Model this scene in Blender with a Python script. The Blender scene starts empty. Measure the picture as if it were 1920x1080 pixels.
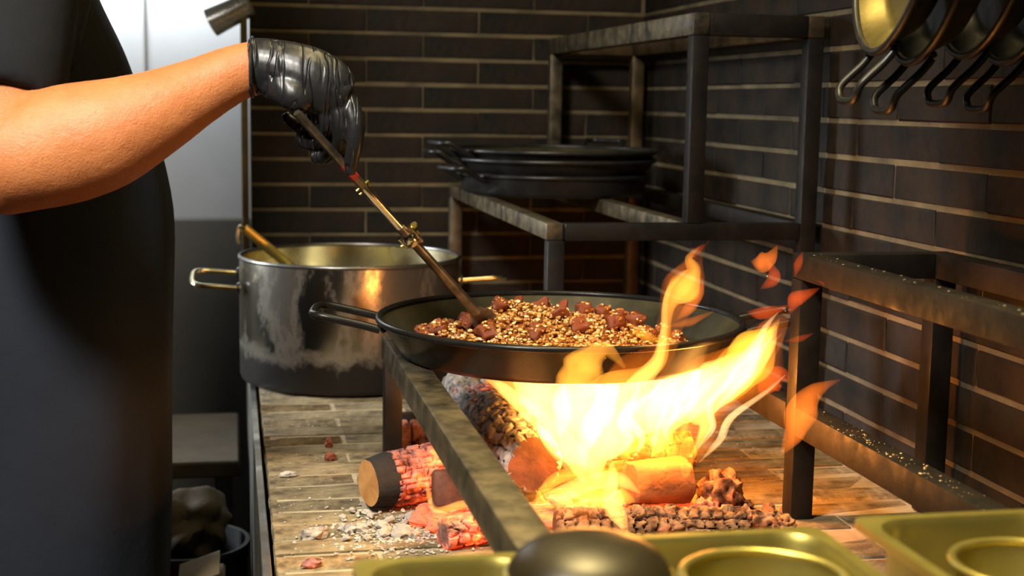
import bpy, bmesh, math, random
from mathutils import Vector, Matrix, noise
R = math.radians
random.seed(7)
scene = bpy.context.scene
COL = scene.collection

# ------------------------------------------------------------------ camera
F_PX = 2600.0
CAM = Vector((0.0, 0.0, 1.39))
PITCH, YAW, ROLL = R(7.67), R(11.5), 0.016
CAMROT = Matrix.Rotation(-YAW, 3, 'Z') @ Matrix.Rotation(R(90) - PITCH, 3, 'X') @ Matrix.Rotation(ROLL, 3, 'Z')
cd = bpy.data.cameras.new('camera')
cam = bpy.data.objects.new('camera', cd)
COL.objects.link(cam)
cam.matrix_world = Matrix.Translation(CAM) @ CAMROT.to_4x4()
cd.sensor_width = 36.0
cd.lens = 36.0 * F_PX / 1920.0
cd.clip_start = 0.02
cd.dof.use_dof = True
cd.dof.focus_distance = 1.62
cd.dof.aperture_fstop = 5.6
scene.camera = cam

# ------------------------------------------------------------------ world, lights, exposure
w = bpy.data.worlds.new('world'); scene.world = w; w.use_nodes = True
w.node_tree.nodes['Background'].inputs[0].default_value = (0.75, 0.8, 0.9, 1)
w.node_tree.nodes['Background'].inputs[1].default_value = 0.012
vs = scene.view_settings
vs.view_transform = 'Standard'; vs.look = 'None'; vs.exposure = 0.0; vs.gamma = 1.0
vs.use_curve_mapping = False
scene.cycles.use_denoising = True
scene.cycles.max_bounces = 8
scene.cycles.volume_bounces = 0
scene.cycles.caustics_reflective = False
scene.cycles.caustics_refractive = False
scene.cycles.sample_clamp_indirect = 4.0

def area(name, loc, target, size, power, col, size_y=None, spread=180):
    l = bpy.data.lights.new(name, 'AREA'); l.energy = power; l.color = col; l.size = size
    if size_y: l.shape = 'RECTANGLE'; l.size_y = size_y
    l.spread = R(spread)
    o = bpy.data.objects.new(name, l); COL.objects.link(o); o.location = loc
    o.rotation_euler = (Vector(target) - Vector(loc)).to_track_quat('-Z', 'Y').to_euler()
    return o
def point(name, loc, power, col, rad):
    l = bpy.data.lights.new(name, 'POINT'); l.energy = power; l.color = col; l.shadow_soft_size = rad
    o = bpy.data.objects.new(name, l); COL.objects.link(o); o.location = loc
    return o
area('ceiling_lamp_kitchen', (-0.70, 0.35, 2.60), (-0.25, 1.6, 1.2), 0.35, 22, (1.0, 0.94, 0.85), spread=90)
area('pot_streak_fill', (-1.55, 2.95, 1.45), (0.1, 2.38, 0.95), 0.20, 5, (0.92, 0.97, 1.0), 0.7, 45)  # added strip light, no such fitting known; gives the pot its cool streak
area('hood_lamp', (0.35, 1.75, 2.5), (0.45, 1.9, 0.9), 0.40, 7, (1.0, 0.78, 0.36))
area('counter_lamp', (0.25, 1.05, 2.45), (0.40, 0.80, 1.0), 0.55, 12, (1.0, 0.80, 0.36), spread=80)
area('wall_wash_lamp', (-0.30, 3.33, 1.84), (-0.30, 3.50, 1.80), 0.8, 20, (0.92, 0.96, 1.0), 0.06)
point('fire_glow_core', (0.42, 1.60, 1.02), 4.0, (1.0, 0.36, 0.07), 0.05)
point('fire_glow_side', (0.53, 1.56, 1.05), 6.5, (1.0, 0.30, 0.04), 0.04)
point('fire_glow_ember', (0.30, 1.47, 0.98), 0.4, (1.0, 0.36, 0.08), 0.04)
point('fire_glow_top', (0.48, 1.46, 1.17), 0.8, (1.0, 0.45, 0.12), 0.03)

# ------------------------------------------------------------------ helpers
def ray(px, py):
    return CAMROT @ Vector(((px - 960) / F_PX, -(py - 540) / F_PX, -1.0))
def P(px, py, zc):
    return CAM + ray(px, py) * zc
def onZ(px, py, z):
    r = ray(px, py); return CAM + r * ((z - CAM.z) / r.z)
FWD = CAMROT @ Vector((0, 0, -1))

class NT:
    def __init__(s, m):
        m.use_nodes = True; s.t = m.node_tree; s.t.nodes.clear()
        s.out = s.n('ShaderNodeOutputMaterial')
    def n(s, typ, **kw):
        nd = s.t.nodes.new(typ)
        for k, v in kw.items(): setattr(nd, k, v)
        return nd
    def l(s, a, b): s.t.links.new(a, b)
    def noise(s, scale, detail=4, rough=0.55, vec=None, dist=0.0):
        nd = s.n('ShaderNodeTexNoise'); nd.inputs['Scale'].default_value = scale
        nd.inputs['Detail'].default_value = detail; nd.inputs['Roughness'].default_value = rough
        nd.inputs['Distortion'].default_value = dist
        if vec: s.l(vec, nd.inputs['Vector'])
        return nd.outputs['Fac']
    def ramp(s, fac, stops):
        nd = s.n('ShaderNodeValToRGB'); e = nd.color_ramp.elements
        while len(e) < len(stops): e.new(0.5)
        for i, (p, c) in enumerate(stops):
            e[i].position = p
            e[i].color = (*c, 1) if isinstance(c, (tuple, list)) else (c, c, c, 1)
        s.l(fac, nd.inputs[0]); return nd.outputs[0]
    def mix(s, fac, a, b, typ='MIX'):
        nd = s.n('ShaderNodeMix', data_type='RGBA', blend_type=typ)
        for i, v in ((0, fac), (6, a), (7, b)):
            if hasattr(v, 'is_linked'): s.l(v, nd.inputs[i])
            else: nd.inputs[i].default_value = v if i == 0 else (*v, 1)
        return nd.outputs[2]
    def math(s, op, a, b=0.0):
        nd = s.n('ShaderNodeMath', operation=op)
        for i, v in ((0, a), (1, b)):
            if hasattr(v, 'is_linked'): s.l(v, nd.inputs[i])
            else: nd.inputs[i].default_value = v
        return nd.outputs[0]
    def coord(s, kind='Object', scale=None):
        o = s.n('ShaderNodeTexCoord').outputs[kind]
        if scale:
            mp = s.n('ShaderNodeMapping'); mp.inputs['Scale'].default_value = scale
            s.l(o, mp.inputs[0]); o = mp.outputs[0]
        return o
    def bump(s, h, strength, dist=0.002):
        nd = s.n('ShaderNodeBump'); nd.inputs['Strength'].default_value = strength
        nd.inputs['Distance'].default_value = dist; s.l(h, nd.inputs['Height']); return nd.outputs[0]
    def bsdf(s, col=None, rough=0.5, metal=0.0, normal=None, spec=0.5, **kw):
        b = s.n('ShaderNodeBsdfPrincipled')
        for k, v in (('Base Color', col), ('Roughness', rough), ('Metallic', metal), ('Normal', normal), ('Specular IOR Level', spec)):
            if v is None: continue
            if hasattr(v, 'is_linked'): s.l(v, b.inputs[k])
            elif isinstance(v, (tuple, list)): b.inputs[k].default_value = (*v, 1)
            else: b.inputs[k].default_value = v
        for k, v in kw.items():
            k = k.replace('_', ' ')
            if hasattr(v, 'is_linked'): s.l(v, b.inputs[k])
            else: b.inputs[k].default_value = v
        s.l(b.outputs[0], s.out.inputs['Surface']); return b

def M_new(name):
    m = bpy.data.materials.new(name); return m, NT(m)

def simple(name, c1, c2, rough=(0.5, 0.6), metal=0.0, scale=8, bump=0.15, dist=0.001, bscale=None, sc=None, rnd=0.0, spec=0.5):
    """two-tone noisy material; rnd mixes in a per-object brightness variation"""
    m, t = M_new(name)
    co = t.coord('Object', sc)
    f = t.noise(scale, 6, 0.6, co)
    f2 = t.ramp(f, [(0.32, 0.0), (0.68, 1.0)])
    col = t.mix(f2, c1, c2)
    if rnd:
        oi = t.n('ShaderNodeObjectInfo').outputs['Random']
        v = t.ramp(oi, [(0.0, 1.0 - rnd), (1.0, 1.0)])
        col = t.mix(1.0, col, v, 'MULTIPLY')
    rr = t.ramp(t.noise(scale * 2.3, 4, 0.6, co), [(0.3, rough[0]), (0.7, rough[1])])
    nb = t.bump(t.noise(bscale or scale * 6, 5, 0.6, co), bump, dist) if bump else None
    t.bsdf(col, rr, metal, nb, spec)
    return m

MAT = {}
MAT['brick'] = simple('sooty_brick', (0.0075, 0.007, 0.0057), (0.028, 0.0175, 0.010), (0.55, 0.8), 0, 14, 0.5, 0.002, 60, rnd=0.3, spec=0.2)
MAT['mortar'] = simple('sooty_ledge_lit_mortar', (0.17, 0.132, 0.066), (0.065, 0.05, 0.028), (0.8, 0.95), 0, 12, 0.5, 0.002, 80)  # pale tone puts light grazing the brick ledges into the mortar colour
MAT['hearth_brick'] = simple('ash_dusted_brick', (0.38, 0.305, 0.175), (0.10, 0.072, 0.036), (0.75, 0.95), 0, 34, 0.9, 0.004, 80, sc=(0.8, 1.2, 1), rnd=0.3)
MAT['hearth_mortar'] = simple('pale_hearth_mortar', (0.48, 0.41, 0.28), (0.24, 0.19, 0.12), (0.8, 0.95), 0, 20, 0.4, 0.002, 70)
MAT['edge_steel'] = simple('hearth_edge_steel', (0.16, 0.15, 0.13), (0.06, 0.06, 0.055), (0.35, 0.6), 0.7, 12, 0.2)
MAT['iron'] = simple('black_iron_bar', (0.006, 0.0052, 0.0045), (0.017, 0.013, 0.010), (0.4, 0.65), 0.05, 16, 0.35, 0.0012, 50, spec=0.2)
MAT['greasy_iron'] = simple('greasy_iron_bar', (0.008, 0.007, 0.006), (0.022, 0.016, 0.012), (0.45, 0.75), 0.0, 22, 0.45, 0.0010, 120, spec=0.12)
MAT['worn_iron'] = simple('scuffed_iron_bar', (0.018, 0.016, 0.013), (0.16, 0.125, 0.07), (0.3, 0.55), 0.5, 26, 0.3, 0.001, 60)
MAT['rust_iron'] = simple('rusty_iron_bar', (0.018, 0.016, 0.013), (0.16, 0.105, 0.045), (0.35, 0.6), 0.5, 12, 0.3, 0.001, 60)
MAT['pan'] = simple('black_enamel', (0.008, 0.0075, 0.007), (0.014, 0.012, 0.011), (0.24, 0.34), 0.0, 20, 0.12, 0.0006, 70, spec=0.22)
MAT['pan_inside'] = simple('seasoned_pan_steel', (0.014, 0.013, 0.009), (0.10, 0.085, 0.04), (0.28, 0.45), 0.45, 9, 0.25, 0.0006, 60)
MAT['pan_old'] = simple('sooty_pan_iron', (0.012, 0.012, 0.012), (0.03, 0.028, 0.025), (0.25, 0.5), 0.4, 14, 0.25, 0.001, 60)
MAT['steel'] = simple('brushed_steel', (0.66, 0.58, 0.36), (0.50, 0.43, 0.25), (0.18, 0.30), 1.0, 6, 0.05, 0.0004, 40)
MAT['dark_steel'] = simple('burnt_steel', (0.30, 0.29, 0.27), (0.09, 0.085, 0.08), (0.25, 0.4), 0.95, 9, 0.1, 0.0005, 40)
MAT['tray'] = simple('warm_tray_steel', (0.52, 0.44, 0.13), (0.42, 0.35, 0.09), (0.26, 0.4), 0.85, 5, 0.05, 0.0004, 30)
MAT['tray_dark'] = simple('dark_ladle_steel', (0.020, 0.015, 0.007), (0.030, 0.023, 0.010), (0.35, 0.5), 0.3, 7, 0.05, 0.0004, 30)
MAT['rod'] = simple('worn_tool_rod', (0.06, 0.048, 0.038), (0.26, 0.22, 0.17), (0.28, 0.45), 0.8, 40, 0.3, 0.0006, 160)
MAT['tool_chrome'] = simple('tool_chrome', (0.75, 0.72, 0.66), (0.5, 0.47, 0.4), (0.12, 0.25), 1.0, 40, 0.1, 0.0004, 120)
MAT['satin'] = simple('satin_pale_metal', (0.75, 0.75, 0.74), (0.62, 0.62, 0.60), (0.2, 0.3), 0.75, 9, 0.05)
MAT['hang_inside'] = simple('pan_inside_lit_tint', (0.10, 0.078, 0.022), (0.22, 0.17, 0.05), (0.22, 0.36), 0.7, 12, 0.2, 0.0008, 60)  # yellow lamplight in the first hanging pan is put into this colour
MAT['red_mark'] = simple('red_paint', (0.50, 0.035, 0.02), (0.32, 0.03, 0.02), (0.3, 0.4), 0, 40, 0.1)
MAT['white_wall'] = simple('white_panel_wall', (0.30, 0.31, 0.315), (0.26, 0.27, 0.275), (0.35, 0.5), 0, 3, 0.03)
MAT['grey_wall'] = simple('grey_kitchen_wall', (0.07, 0.066, 0.055), (0.05, 0.046, 0.038), (0.5, 0.7), 0, 4, 0.1)
MAT['floor'] = simple('dark_tile_floor', (0.06, 0.055, 0.05), (0.04, 0.036, 0.032), (0.3, 0.5), 0, 5, 0.1)
MAT['tan'] = simple('tan_card', (0.10, 0.072, 0.04), (0.065, 0.046, 0.024), (0.7, 0.9), 0, 9, 0.2)
MAT['sack'] = simple('brown_sack_cloth', (0.075, 0.056, 0.034), (0.045, 0.034, 0.02), (0.8, 0.95), 0, 12, 0.6, 0.004, 20)
MAT['dark_plastic'] = simple('dark_bucket', (0.02, 0.02, 0.022), (0.03, 0.03, 0.03), (0.35, 0.5), 0, 9, 0.1)
MAT['shirt'] = simple('black_cotton', (0.006, 0.0065, 0.007), (0.010, 0.0105, 0.012), (0.85, 0.95), 0, 6, 0.5, 0.004, 14, spec=0.2)
MAT['apron'] = simple('charcoal_apron_cloth', (0.013, 0.016, 0.023), (0.018, 0.022, 0.030), (0.85, 0.95), 0, 5, 0.4, 0.003, 16, spec=0.15)
MAT['sole'] = simple('black_shoe', (0.015, 0.015, 0.015), (0.03, 0.03, 0.03), (0.4, 0.6), 0, 9, 0.1)
MAT['hair'] = simple('dark_hair', (0.012, 0.010, 0.008), (0.03, 0.024, 0.018), (0.5, 0.7), 0, 60, 0.6, 0.002, 200)
MAT['cut_wood'] = simple('cut_wood_face', (0.62, 0.32, 0.10), (0.42, 0.18, 0.05), (0.7, 0.9), 0, 30, 0.4, 0.001, 120)
MAT['stone_bit'] = simple('pale_ash_chunk', (0.60, 0.57, 0.50), (0.22, 0.20, 0.18), (0.8, 0.95), 0, 70, 0.6, 0.002, 160)
MAT['red_bit'] = simple('red_brown_crumb', (0.28, 0.07, 0.03), (0.16, 0.04, 0.02), (0.6, 0.8), 0, 80, 0.5, 0.001, 160)

def skin_mat():
    m, t = M_new('tanned_skin')
    co = t.coord('Object')
    a = t.ramp(t.noise(9, 5, 0.6, co), [(0.3, (0.54, 0.20, 0.066)), (0.7, (0.42, 0.125, 0.034))])
    fr = t.ramp(t.noise(150, 3, 0.7, co), [(0.25, (0.62, 0.45, 0.38)), (0.42, (1, 1, 1))])
    col = t.mix(0.45, a, fr, 'MULTIPLY')
    h = t.noise(420, 3, 0.7, co); h2 = t.noise(40, 4, 0.6, co)
    hh = t.math('ADD', t.math('MULTIPLY', h, 0.5), h2)
    t.bsdf(col, t.ramp(t.noise(30, 4, 0.6, co), [(0.3, 0.40), (0.7, 0.58)]), 0, t.bump(hh, 0.8, 0.0020), 0.45,
           Subsurface_Weight=0.12, Subsurface_Scale=0.006)
    return m
MAT['skin'] = skin_mat()

def glove_mat():
    m, t = M_new('black_nitrile')
    co = t.coord('Object')
    mp = t.n('ShaderNodeMapping'); mp.inputs['Rotation'].default_value = (0.2, -0.75, 0.15)
    mp.inputs['Scale'].default_value = (3.2, 1.0, 0.55); t.l(co, mp.inputs[0])
    f = t.noise(23, 1.6, 0.45, mp.outputs[0], 0.5)
    ridge = t.math('ABSOLUTE', t.math('SUBTRACT', f, 0.5))
    fold = t.ramp(ridge, [(0.0, 0.0), (0.045, 0.8), (0.2, 1.0)])
    fine = t.noise(140, 3, 0.6, co)
    h = t.math('ADD', fold, t.math('MULTIPLY', fine, 0.05))
    t.bsdf((0.012, 0.012, 0.013), t.ramp(fine, [(0.3, 0.30), (0.7, 0.42)]), 0, t.bump(h, 0.8, 0.0022), 0.45)
    return m
MAT['glove'] = glove_mat()

def pot_mat():
    """steel pot, soot-blackened towards its base and in blotches"""
    m, t = M_new('soot_stained_pot_steel')
    co = t.coord('Object')
    sp = t.n('ShaderNodeSeparateXYZ'); t.l(co, sp.inputs[0])
    nz = t.noise(22, 9, 0.72, co)
    z = t.math('ADD', sp.outputs[2], t.math('MULTIPLY', t.math('SUBTRACT', nz, 0.5), 0.07))
    soot = t.ramp(z, [(0.048, 1.0), (0.078, 0.0)])
    bl = t.ramp(t.noise(5.5, 9, 0.68, t.coord('Object', (1, 1, 0.45))), [(0.46, 0.0), (0.56, 0.85)])
    s = t.math('MAXIMUM', soot, bl)
    base = t.mix(t.noise(60, 5, 0.7, co), (0.55, 0.51, 0.43), (0.33, 0.30, 0.24))
    col = t.mix(s, base, (0.014, 0.012, 0.010))
    metal = t.math('SUBTRACT', 1.0, t.math('MULTIPLY', s, 0.6))
    rough = t.math('ADD', 0.20, t.math('MULTIPLY', s, 0.22))
    br = t.noise(30, 4, 0.6, t.coord('Object', (1, 1, 14)))
    t.bsdf(col, rough, metal, t.bump(br, 0.08, 0.0005))
    return m
MAT['pot'] = pot_mat()

def ember_mat(name, char=(0.02, 0.017, 0.015), ash=(0.42, 0.38, 0.34), glow=0.5, ashfac=0.5, strength=6.0, gscale=11, vscale=62):
    m, t = M_new(name)
    co = t.coord('Object')
    n1 = t.noise(gscale, 4, 0.55, co)
    n2 = t.noise(55, 5, 0.65, co)
    pt = t.n('ShaderNodeNewGeometry').outputs['Pointiness']
    crack = t.ramp(t.math('ADD', pt, t.math('MULTIPLY', t.math('SUBTRACT', n2, 0.5), 0.05)), [(0.40, 1.0), (0.485, 0.0)])
    a = t.ramp(n2, [(0.5 - 0.25 * ashfac, 0.0), (0.72 - 0.2 * ashfac, 1.0)])
    col = t.mix(a, char, ash)
    col = t.mix(crack, col, (0.012, 0.010, 0.009))
    g = t.ramp(n1, [(0.62 - 0.3 * glow, 0.0), (0.86 - 0.28 * glow, 1.0)])
    gg = t.math('MULTIPLY', g, t.math('ADD', 0.12, t.ramp(n2, [(0.38, 0.0), (0.66, 1.0)])))
    ecol = t.ramp(gg, [(0.0, (0.8, 0.03, 0.01)), (0.45, (1.0, 0.07, 0.015)), (1.0, (1.0, 0.34, 0.05))])
    nb = t.bump(t.math('SUBTRACT', n2, crack), 0.6, 0.003)
    b = t.bsdf(col, 0.9, 0, nb, 0.2, Emission_Strength=t.math('MULTIPLY', gg, strength))
    t.l(ecol, b.inputs['Emission Color'])
    return m
MAT['char_log'] = ember_mat('charred_bark', ash=(0.46, 0.42, 0.38), glow=0.10, ashfac=0.8, strength=2, vscale=40)
MAT['char_tan'] = ember_mat('scorched_bark', char=(0.05, 0.02, 0.012), ash=(0.36, 0.19, 0.10), glow=0.10, ashfac=0.5, strength=1.2, vscale=40)
MAT['ember'] = ember_mat('glowing_ember', char=(0.05, 0.025, 0.02), ash=(0.36, 0.19, 0.15), glow=0.62, ashfac=0.8, strength=1.5, gscale=16)
MAT['ember_red'] = ember_mat('red_hot_ember', char=(0.05, 0.012, 0.01), ash=(0.45, 0.22, 0.18), glow=0.6, ashfac=0.7, strength=0.55, gscale=9, vscale=45)
MAT['red_bark'] = ember_mat('red_glowing_bark', char=(0.06, 0.015, 0.012), ash=(0.40, 0.20, 0.17), glow=0.65, ashfac=0.75, strength=1.1, gscale=22, vscale=50)
MAT['coal_hot'] = ember_mat('hot_coal', char=(0.08, 0.03, 0.02), ash=(0.5, 0.3, 0.22), glow=0.8, ashfac=0.7, strength=3.4, gscale=20)
MAT['ash'] = ember_mat('ash_flakes', ash=(0.62, 0.58, 0.52), glow=0.0, ashfac=1.0, strength=0.6)
MAT['char_end'] = simple('burnt_log_end', (0.05, 0.02, 0.012), (0.16, 0.06, 0.03), (0.6, 0.8), 0, 30, 0.5, 0.002, 90)
MAT['soot_band'] = simple('soot_black_band', (0.008, 0.008, 0.008), (0.014, 0.013, 0.012), (0.8, 0.95), 0, 30, 0.5, 0.002, 90)
MAT['pale_wood'] = simple('burning_split_wood', (0.34, 0.15, 0.05), (0.10, 0.04, 0.016), (0.6, 0.8), 0, 22, 0.4, 0.002, 60, sc=(1, 1, 3))

def flame_mat(name, col, strength):
    m, t = M_new(name)
    e = t.n('ShaderNodeEmission'); e.inputs['Color'].default_value = (*col, 1); e.inputs['Strength'].default_value = strength
    t.l(e.outputs[0], t.out.inputs['Volume'])
    return m
MAT['flame_hot'] = flame_mat('hot_flame', (1.0, 0.44, 0.085), 150)
MAT['flame_mid'] = flame_mat('yellow_flame', (1.0, 0.38, 0.03), 130)
MAT['flame_wisp'] = flame_mat('white_hot_wisp', (1.0, 0.55, 0.20), 260)
MAT['flame_red'] = flame_mat('red_flame', (1.0, 0.20, 0.018), 85)
MAT['flame_faint'] = flame_mat('faint_red_flame', (1.0, 0.11, 0.012), 55)
MAT['flame_front'] = flame_mat('front_flame', (1.0, 0.36, 0.035), 78)
MAT['flame_sheath'] = flame_mat('orange_flame_sheath', (1.0, 0.20, 0.012), 22)

def meat_mat():
    m, t = M_new('glazed_meat')
    co = t.coord('Object')
    col = t.ramp(t.noise(70, 4, 0.6, co), [(0.3, (0.08, 0.013, 0.005)), (0.52, (0.22, 0.042, 0.010)), (0.75, (0.45, 0.13, 0.028))])
    t.bsdf(col, 0.22, 0, t.bump(t.noise(160, 4, 0.6, co), 0.5, 0.0015), 0.6)
    return m
MAT['meat'] = meat_mat()
def grain_mat():
    m, t = M_new('glazed_grains')
    r = t.n('ShaderNodeNewGeometry').outputs['Random Per Island']
    col = t.ramp(r, [(0.0, (0.14, 0.035, 0.006)), (0.35, (0.34, 0.12, 0.018)), (0.72, (0.58, 0.32, 0.08)), (1.0, (0.86, 0.68, 0.36))])
    t.bsdf(col, 0.28, 0, None, 0.6)
    return m
MAT['grain'] = grain_mat()
MAT['sauce'] = simple('orange_sauce', (0.30, 0.09, 0.015), (0.16, 0.04, 0.01), (0.15, 0.3), 0, 60, 0.5, 0.002, 160)
MAT['broth'] = simple('dark_broth', (0.06, 0.035, 0.012), (0.10, 0.06, 0.02), (0.08, 0.15), 0, 10, 0.1)

# ---- objects
def wloc(o):
    v = Vector((0, 0, 0))
    while o: v = v + o.location; o = o.parent
    return v
def setp(o, label=None, cat=None, group=None, kind=None):
    if label: o['label'] = label
    if cat: o['category'] = cat
    if group: o['group'] = group
    if kind: o['kind'] = kind
    return o
def thing(name, loc, label, cat, group=None):
    o = bpy.data.objects.new(name, None); COL.objects.link(o)
    o.empty_display_size = 0.05; o.location = loc
    return setp(o, label, cat, group)
def mk(name, vf, mat, parent=None, smooth=True, origin=None, local=False, angle=40):
    """one mesh object; vertices are given in room coordinates unless local"""
    v, f = vf
    off = Vector((0, 0, 0))
    if not local:
        off = wloc(parent) if parent else Vector((0, 0, 0))
        if origin is not None: off = Vector(origin)
    me = bpy.data.meshes.new(name)
    me.from_pydata([tuple(Vector(p) - off) for p in v], [], f)
    me.update()
    bm = bmesh.new(); bm.from_mesh(me)
    bmesh.ops.remove_doubles(bm, verts=bm.verts, dist=1e-6)
    bmesh.ops.delete(bm, geom=[q for q in bm.verts if not q.link_faces], context='VERTS')
    bmesh.ops.recalc_face_normals(bm, faces=bm.faces)
    if smooth:
        for fa in bm.faces: fa.smooth = True
        lim = R(angle)
        for e in bm.edges:
            if len(e.link_faces) == 2 and e.calc_face_angle(0) > lim: e.smooth = False
    bm.to_mesh(me); bm.free()
    me.materials.append(mat if not isinstance(mat, str) else MAT[mat])
    o = bpy.data.objects.new(name, me); COL.objects.link(o)
    if origin is not None and not local: o.location = Vector(origin) - (wloc(parent) if parent else Vector((0, 0, 0)))
    if parent: o.parent = parent
    return o
def join(*vfs):
    V, Fs = [], []
    for v, f in vfs:
        k = len(V); V += [Vector(p) for p in v]; Fs += [[i + k for i in q] for q in f]
    return V, Fs
def xf(vf, mat4):
    return [mat4 @ Vector(p) for p in vf[0]], vf[1]
def move(vf, d):
    d = Vector(d); return [Vector(p) + d for p in vf[0]], vf[1]

def box(c, s, bev=0.0, seg=1):
    bm = bmesh.new()
    bmesh.ops.create_cube(bm, size=1.0)
    for v in bm.verts: v.co = Vector((v.co.x * s[0], v.co.y * s[1], v.co.z * s[2]))
    if bev: bmesh.ops.bevel(bm, geom=list(bm.edges), offset=bev, segments=seg, profile=0.5, affect='EDGES')
    for v in bm.verts: v.co += Vector(c)
    bm.verts.index_update()
    r = ([v.co.copy() for v in bm.verts], [[v.index for v in f.verts] for f in bm.faces]); bm.free(); return r
def bar(a, b, w, h, bev=0.002, up=(0, 0, 1)):
    """rectangular bar from a to b, width w (sideways), height h (up)"""
    a, b = Vector(a), Vector(b); d = b - a; L = d.length; d.normalize()
    up = Vector(up)
    if abs(d.dot(up)) > 0.95: up = Vector((0, 1, 0))
    s = d.cross(up).normalized(); u = s.cross(d)
    m = Matrix((s, d, u)).transposed().to_4x4(); m.translation = (a + b) / 2
    return xf(box((0, 0, 0), (w, L, h), bev, 2), m)
def smooth_path(pts, n):
    """Catmull-Rom through rows of numbers"""
    pts = [list(map(float, p)) for p in pts]
    out = []; k = len(pts)
    for i in range(k - 1):
        p0, p1, p2, p3 = pts[max(i - 1, 0)], pts[i], pts[i + 1], pts[min(i + 2, k - 1)]
        for j in range(n):
            t = j / n
            out.append([0.5 * (2 * b + (c - a) * t + (2 * a - 5 * b + 4 * c - d) * t * t + (3 * b - a - 3 * c + d) * t ** 3)
                        for a, b, c, d in zip(p0, p1, p2, p3)])
    out.append(pts[-1]); return out
def tube(pts, rad, seg=12, closed=False, ref=None, rb=None, cap=True, fn=None):
    """swept tube; rad/rb radii lists (rb along ref direction)"""
    pts = [Vector(p) for p in pts]; n = len(pts)
    if not hasattr(rad, '__len__'): rad = [rad] * n
    if rb is None: rb = rad
    V, Fs = [], []
    prev = None
    for i, p in enumerate(pts):
        if closed: d = pts[(i + 1) % n] - pts[i - 1]
        else: d = pts[min(i + 1, n - 1)] - pts[max(i - 1, 0)]
        d.normalize()
        if ref is not None: b = Vector(ref)
        elif prev is None: b = Vector((0, 0, 1)) if abs(d.z) < 0.9 else Vector((1, 0, 0))
        else: b = prev
        b = (b - d * b.dot(d)).normalized(); prev = b
        a = d.cross(b).normalized()
        for j in range(seg):
            th = 2 * math.pi * j / seg
            q = a * (math.cos(th) * rad[i]) + b * (math.sin(th) * rb[i])
            if fn: q = q * fn(i / max(n - 1, 1), th)
            V.append(p + q)
    m = n if closed else n - 1
    for i in range(m):
        for j in range(seg):
            i2 = (i + 1) % n
            Fs.append([i * seg + j, i * seg + (j + 1) % seg, i2 * seg + (j + 1) % seg, i2 * seg + j])
    if cap and not closed:
        Fs.append(list(range(seg))[::-1]); Fs.append([(n - 1) * seg + j for j in range(seg)])
    return V, Fs
def lathe(prof, seg=48, c=(0, 0, 0), closed=False):
    c = Vector(c); V, Fs = [], []
    n = len(prof)
    for r, z in prof:
        for j in range(seg):
            th = 2 * math.pi * j / seg
            V.append(c + Vector((r * math.cos(th), r * math.sin(th), z)))
    for i in range(n if closed else n - 1):
        i2 = (i + 1) % n
        for j in range(seg):
            Fs.append([i * seg + j, i * seg + (j + 1) % seg, i2 * seg + (j + 1) % seg, i2 * seg + j])
    return V, Fs
def blob(c, s, sub=2, amp=0.25, freq=1.5, seed=0.0):
    """noisy lump"""
    bm = bmesh.new(); bmesh.ops.create_icosphere(bm, subdivisions=sub, radius=1.0)
    for v in bm.verts:
        p = v.co.copy(); k = 1 + amp * noise.noise(p * freq + Vector((seed * 3.1, seed * 1.7, seed)))
        v.co = Vector((p.x * s[0], p.y * s[1], p.z * s[2])) * k
    bm.verts.index_update()
    r = ([v.co + Vector(c) for v in bm.verts], [[v.index for v in f.verts] for f in bm.faces]); bm.free(); return r
def copy_tree(o, parent=None):
    c = o.copy(); COL.objects.link(c); c.parent = parent
    for ch in list(o.children): copy_tree(ch, c)
    return c

# ------------------------------------------------------------------ room shell
HZ = 0.90                      # hearth surface
X0, X1, YB, YF = 0.04, 0.87, 2.90, 1.14
ZT = 2.05
CH, BL, BJ, VJ = 0.052, 0.235, 0.0075, 0.0018   # course pitch, brick pitch, bed and head joints

def struct(o): o['kind'] = 'structure'; return o
floor = struct(mk('floor', box((0, 1.6, -0.02), (4.4, 4.6, 0.04)), 'floor'))
wall_back = struct(mk('wall_back', box(((X0 + X1 + 0.12) / 2, YB + 0.06, (HZ + ZT) / 2), (X1 + 0.12 - X0, 0.12, ZT - HZ)), 'mortar', origin=(0, 0, 0)))
wall_right = struct(mk('wall_right', box((X1 + 0.06, (0.6 + YB) / 2, (HZ + ZT) / 2), (0.12, YB - 0.6 - 0.001, ZT - HZ)), 'mortar', origin=(0, 0, 0)))
wall_left = struct(mk('wall_left', box((-0.85, 3.53, 1.4), (2.6, 0.06, 2.8)), 'white_wall', origin=(0, 0, 0)))
panel = mk('panel_joint', box((-0.198, 3.499, 1.8), (0.006, 0.008, 2.0)), 'grey_wall', wall_left, False)
skirting = struct(mk('trim_1', box((-0.45, 3.478, 0.547), (1.9, 0.04, 1.094), 0.004), 'grey_wall'))

def brick_mesh(name, lx, ly, lz, seed):
    rs = random.Random(seed)
    vf = box((0, 0, 0), (lx, ly, lz), 0.0018, 1)
    v = [p + Vector((rs.uniform(-.001, .001), rs.uniform(-.0006, .0006), rs.uniform(-.001, .001))) for p in vf[0]]
    o = mk(name, (v, vf[1]), 'brick', None, True, local=True, angle=30)
    me = o.data; bpy.data.objects.remove(o); return me
bk_x = [brick_mesh('brick', BL - VJ, 0.10, CH - BJ, s) for s in range(5)]
bk_y = [brick_mesh('brick', 0.10, BL - VJ, CH - BJ, s + 20) for s in range(5)]
def put_brick(me, loc, parent, scale=(1, 1, 1), rot=0.0):
    o = bpy.data.objects.new('brick', me); COL.objects.link(o)
    o.location = loc; o.scale = scale; o.rotation_euler = (rot * .6, rot, rot * .5); o.parent = parent
    return o
rs = random.Random(3)
ncourse = int((ZT - HZ) / CH)
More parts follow.
